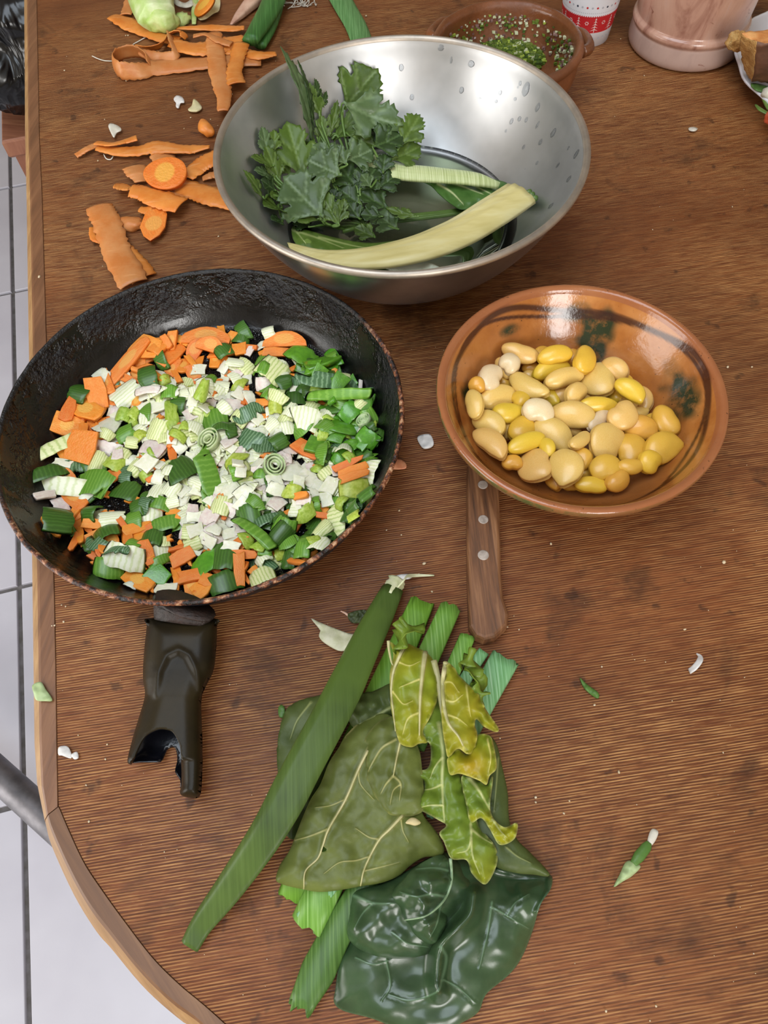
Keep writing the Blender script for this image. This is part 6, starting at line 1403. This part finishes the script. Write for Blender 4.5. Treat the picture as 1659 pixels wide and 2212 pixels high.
# ------------------------------------------------------------------ scraps and crumbs on the table
def scrap(name, lb, cat, pts, h, mat, amp=.001, sc=12, seed=0, thick=.0009):
    o = sheet(name, pts, lambda p, d: h + amp * (1 + pn(p, sc, seed)) + .0006 * np.tanh(d / 5), 3.2, mat, None, thick=thick, n=40); tag(o, lb, cat); return o
m_white = M('white_scrap', '#dcd9d6', '#c9c6c2', 200, .45, .2, 300); m_gs = leafmat('green_scrap', '#4c6f30', '#5d8040', '#9ab07c', .4); m_gp = leafmat('pale_green_scrap', '#8fa670', '#b3c394', '#cfd8b4', .4)
scrap('onion_scrap', 'white onion square between the frying pan and the bean bowl', 'onion', [(902, 944), (928, 938), (937, 958), (928, 967), (912, 966)], .0015, m_white, seed=1)
scrap('carrot_scrap', 'small pinkish carrot scrap beside the frying pan rim', 'carrot', [(838, 1003), (848, 993), (866, 992), (877, 1002), (874, 1012), (840, 1012)], .0015, M('pale_carrot', '#cf7f58', '#d8946c', 200, .5), seed=2)
scrap('leek_scrap', 'narrow green leaf scrap lying right of the heap', 'leek', [(1253, 1464), (1268, 1478), (1292, 1496), (1293, 1508), (1282, 1504), (1262, 1486)], .0012, m_gs, seed=3)
q = crom([tuple(P(x, y, h)) for x, y, h in ((1489, 1450, .002), (1500, 1442, .005), (1511, 1428, .006), (1512, 1418, .004), (1505, 1412, .002))], 20)
v, f = ribbon(q, np.interp(np.linspace(0, 1, 20), [0, .6, 1], [.0038, .0034, .0008]), [.5] * 20, .0008); o = mk('onion_curl', v, f, m_white); tag(o, 'curved white onion sliver near the right edge of the table', 'onion')
t = thing('onion_shoot', 'shrivelled green onion shoot with papery tip at lower right', 'onion', tuple(P(1375, 1855, 0)))
px_tube('shoot', None, [(1368, 1866), (1380, 1850), (1396, 1830), (1402, 1820)], [14, 22, 20, 12], .003, m_gs, None, .7, parent=t)
sheet('papery_tip', [(1326, 1916), (1338, 1890), (1352, 1862), (1368, 1860), (1384, 1872), (1366, 1892), (1346, 1904)], lambda p, d: .002 + .002 * np.tanh(d / 4) + .001 * pn(p, 10, 5), 3.2, m_gp, t, n=40)
sheet('clear_skin', [(1398, 1826), (1402, 1802), (1410, 1790), (1422, 1796), (1418, 1812), (1408, 1826)], lambda p, d: .003 + .001 * np.tanh(d / 4), 3.2, m_skinw, t, n=30)
scrap('leek_scrap', 'torn pale green leek scrap lying across the table edge at the left', 'leek', [(70, 1480), (88, 1473), (98, 1488), (113, 1512), (95, 1514), (78, 1512), (72, 1496)], .0022, m_gp, seed=6)
scrap('onion_scrap', 'larger white onion chip beside the wooden table edging, left of the pan handle', 'onion', [(127, 1614), (145, 1612), (154, 1628), (152, 1638), (134, 1632), (126, 1630)], .0015, m_white, seed=7)
scrap('onion_scrap', 'smaller white onion chip touching the larger one near the handle', 'onion', [(154, 1630), (166, 1624), (169, 1636), (160, 1640)], .0015, m_white, seed=8)
scrap('leek_skin', 'striped papery white leek piece under the top of the long leek leaf', 'leek', [(672, 1336), (690, 1344), (720, 1356), (752, 1368), (770, 1372), (762, 1396), (735, 1406), (700, 1388), (688, 1372), (692, 1362)], .003, M('leek_paper', '#c6c2a8', '#b0b08a', 160, .45, .2, 300), amp=.002, sc=26, seed=9)
scrap('herb_scrap', 'dark dried herb scrap behind the long leek leaf', 'herb', [(752, 1326), (775, 1318), (795, 1320), (790, 1340), (768, 1346), (755, 1340)], .002, M('dark_herb', '#2c3418', '#3f4a22', 200, .6, .5, 300), amp=.002, sc=6, seed=10)
px_tube('dry_fibre', 'thin pinkish fibre beside the dark herb scrap', [(736, 1320), (748, 1326), (756, 1336)], [3, 5, 3], .001, m_pinkst, 'fibre', .6)
scrap('leek_skin', 'small pinkish white skin flake by the torn tip of the leek leaf', 'onion skin', [(856, 1244), (872, 1240), (892, 1242), (884, 1250), (858, 1252)], .0015, m_white, seed=11)
scrap('garlic_scrap', 'white star shaped garlic scrap left of the steel bowl', 'garlic', [(375, 214), (382, 206), (394, 210), (398, 220), (390, 222), (386, 232), (380, 230), (380, 222)], .002, m_white, seed=12)
scrap('garlic_scrap', 'cream curved garlic skin scrap left of the bowl rim', 'garlic', [(406, 236), (414, 228), (418, 214), (426, 218), (436, 232), (426, 240), (412, 240)], .002, m_skin, seed=13)
scrap('garlic_skin', 'thin translucent skin scrap above the carrot peels at left', 'onion skin', [(234, 272), (240, 266), (256, 272), (262, 280), (252, 286), (246, 296), (240, 288)], .003, m_skinw, seed=14)
for lb, pts in (('thin white root hair left of the curled carrot loop', [(199, 121), (212, 127), (226, 131), (243, 132)]), ('pale curved root hair above the carrot loop', [(288, 106), (287, 97), (298, 90), (316, 80)]), ('thin root hair loop under the long wavy peel', [(224, 333), (230, 343), (240, 344), (246, 334)])):
    v, f = tube(crom([tuple(P(x, y, .0012)) for x, y in pts], 16), .0005, 6); o = mk('root_hair', v, f, m_skinw); tag(o, lb, 'root')
scrap('garlic_skin', 'small white flake on the table right of the steel bowl', 'onion skin', [(1488, 276), (1498, 274), (1507, 277), (1502, 282), (1490, 281)], .001, m_skinw, seed=15)
scrap('green_bit', 'tiny green bit at the left edge of the dark chard leaf', 'herb', [(601, 1530), (608, 1522), (615, 1530), (613, 1548), (603, 1548)], .002, m_gs, seed=16)
cm = MB(); R = random.Random(5)
KN = [(1157, 1722, 6), (1157, 1733, 5), (355, 1840, 4), (1309, 2184, 6), (1337, 1668, 6), (1479, 1360, 6), (1438, 1430, 4), (1284, 1523, 6), (1404, 2205, 4), (1564, 1215, 8), (1190, 1175, 6), (1572, 793, 5), (1624, 793, 5), (862, 1103, 5), (916, 1218, 8), (933, 1278, 5), (905, 1240, 4), (1096, 1354, 5), (1121, 1360, 5), (1218, 1757, 5), (192, 1775, 5), (228, 1640, 5), (232, 1608, 6), (186, 1696, 4), (118, 1351, 4), (112, 1352, 4), (133, 1307, 4), (142, 1310, 4), (138, 1343, 5), (272, 77, 3), (277, 77, 4), (791, 35, 4), (97, 203, 3), (226, 258, 3), (85, 598, 5), (472, 511, 4), (1628, 2060, 4), (1417, 2173, 4), (1300, 1440, 4), (1230, 1730, 4), (835, 1145, 4), (867, 1155, 4), (455, 258, 3), (412, 254, 3), (398, 278, 3)]
for k in range(190):
    x = R.uniform(130, 1650); y = R.uniform(20, 2190)
    KN.append((x, y, R.uniform(1.2, 3.2)))
for x, y, s in KN:
    q = P(x, y, .0006)
    if x < 130 + max(0, y - 1750) * .8 and s < 3.3: continue
    if any(math.hypot(q.x - c_.x, q.y - c_.y) < r_ for c_, r_ in ((PC, .135), (SB, .075), (BC, .05), (RC, rR), (JB, jr), (CB, cr0), (PLC, .07))): continue
    r = s * pxm(x, y) * .5; q.z = TZ + r * 1.15; v, f = blob((r * R.uniform(.7, 1.4), r * R.uniform(.7, 1.2), r * .8), R.randrange(99), 1, .5, 2)
    v = xf(v, Matrix.Translation(q) @ Matrix.Rotation(R.uniform(0, 3), 4, 'Z')); z0 = min(a.z for a in v) - TZ - .00012
    cm.add([a - Vector((0, 0, z0)) for a in v], f, 0)
o = cm.build('crumbs', [M('crumb', '#d8c8ac', '#c2ab86', 300, .7)], None); tag(o, 'scattered tiny pale bread crumbs all over the table top', 'crumbs', kind='stuff')
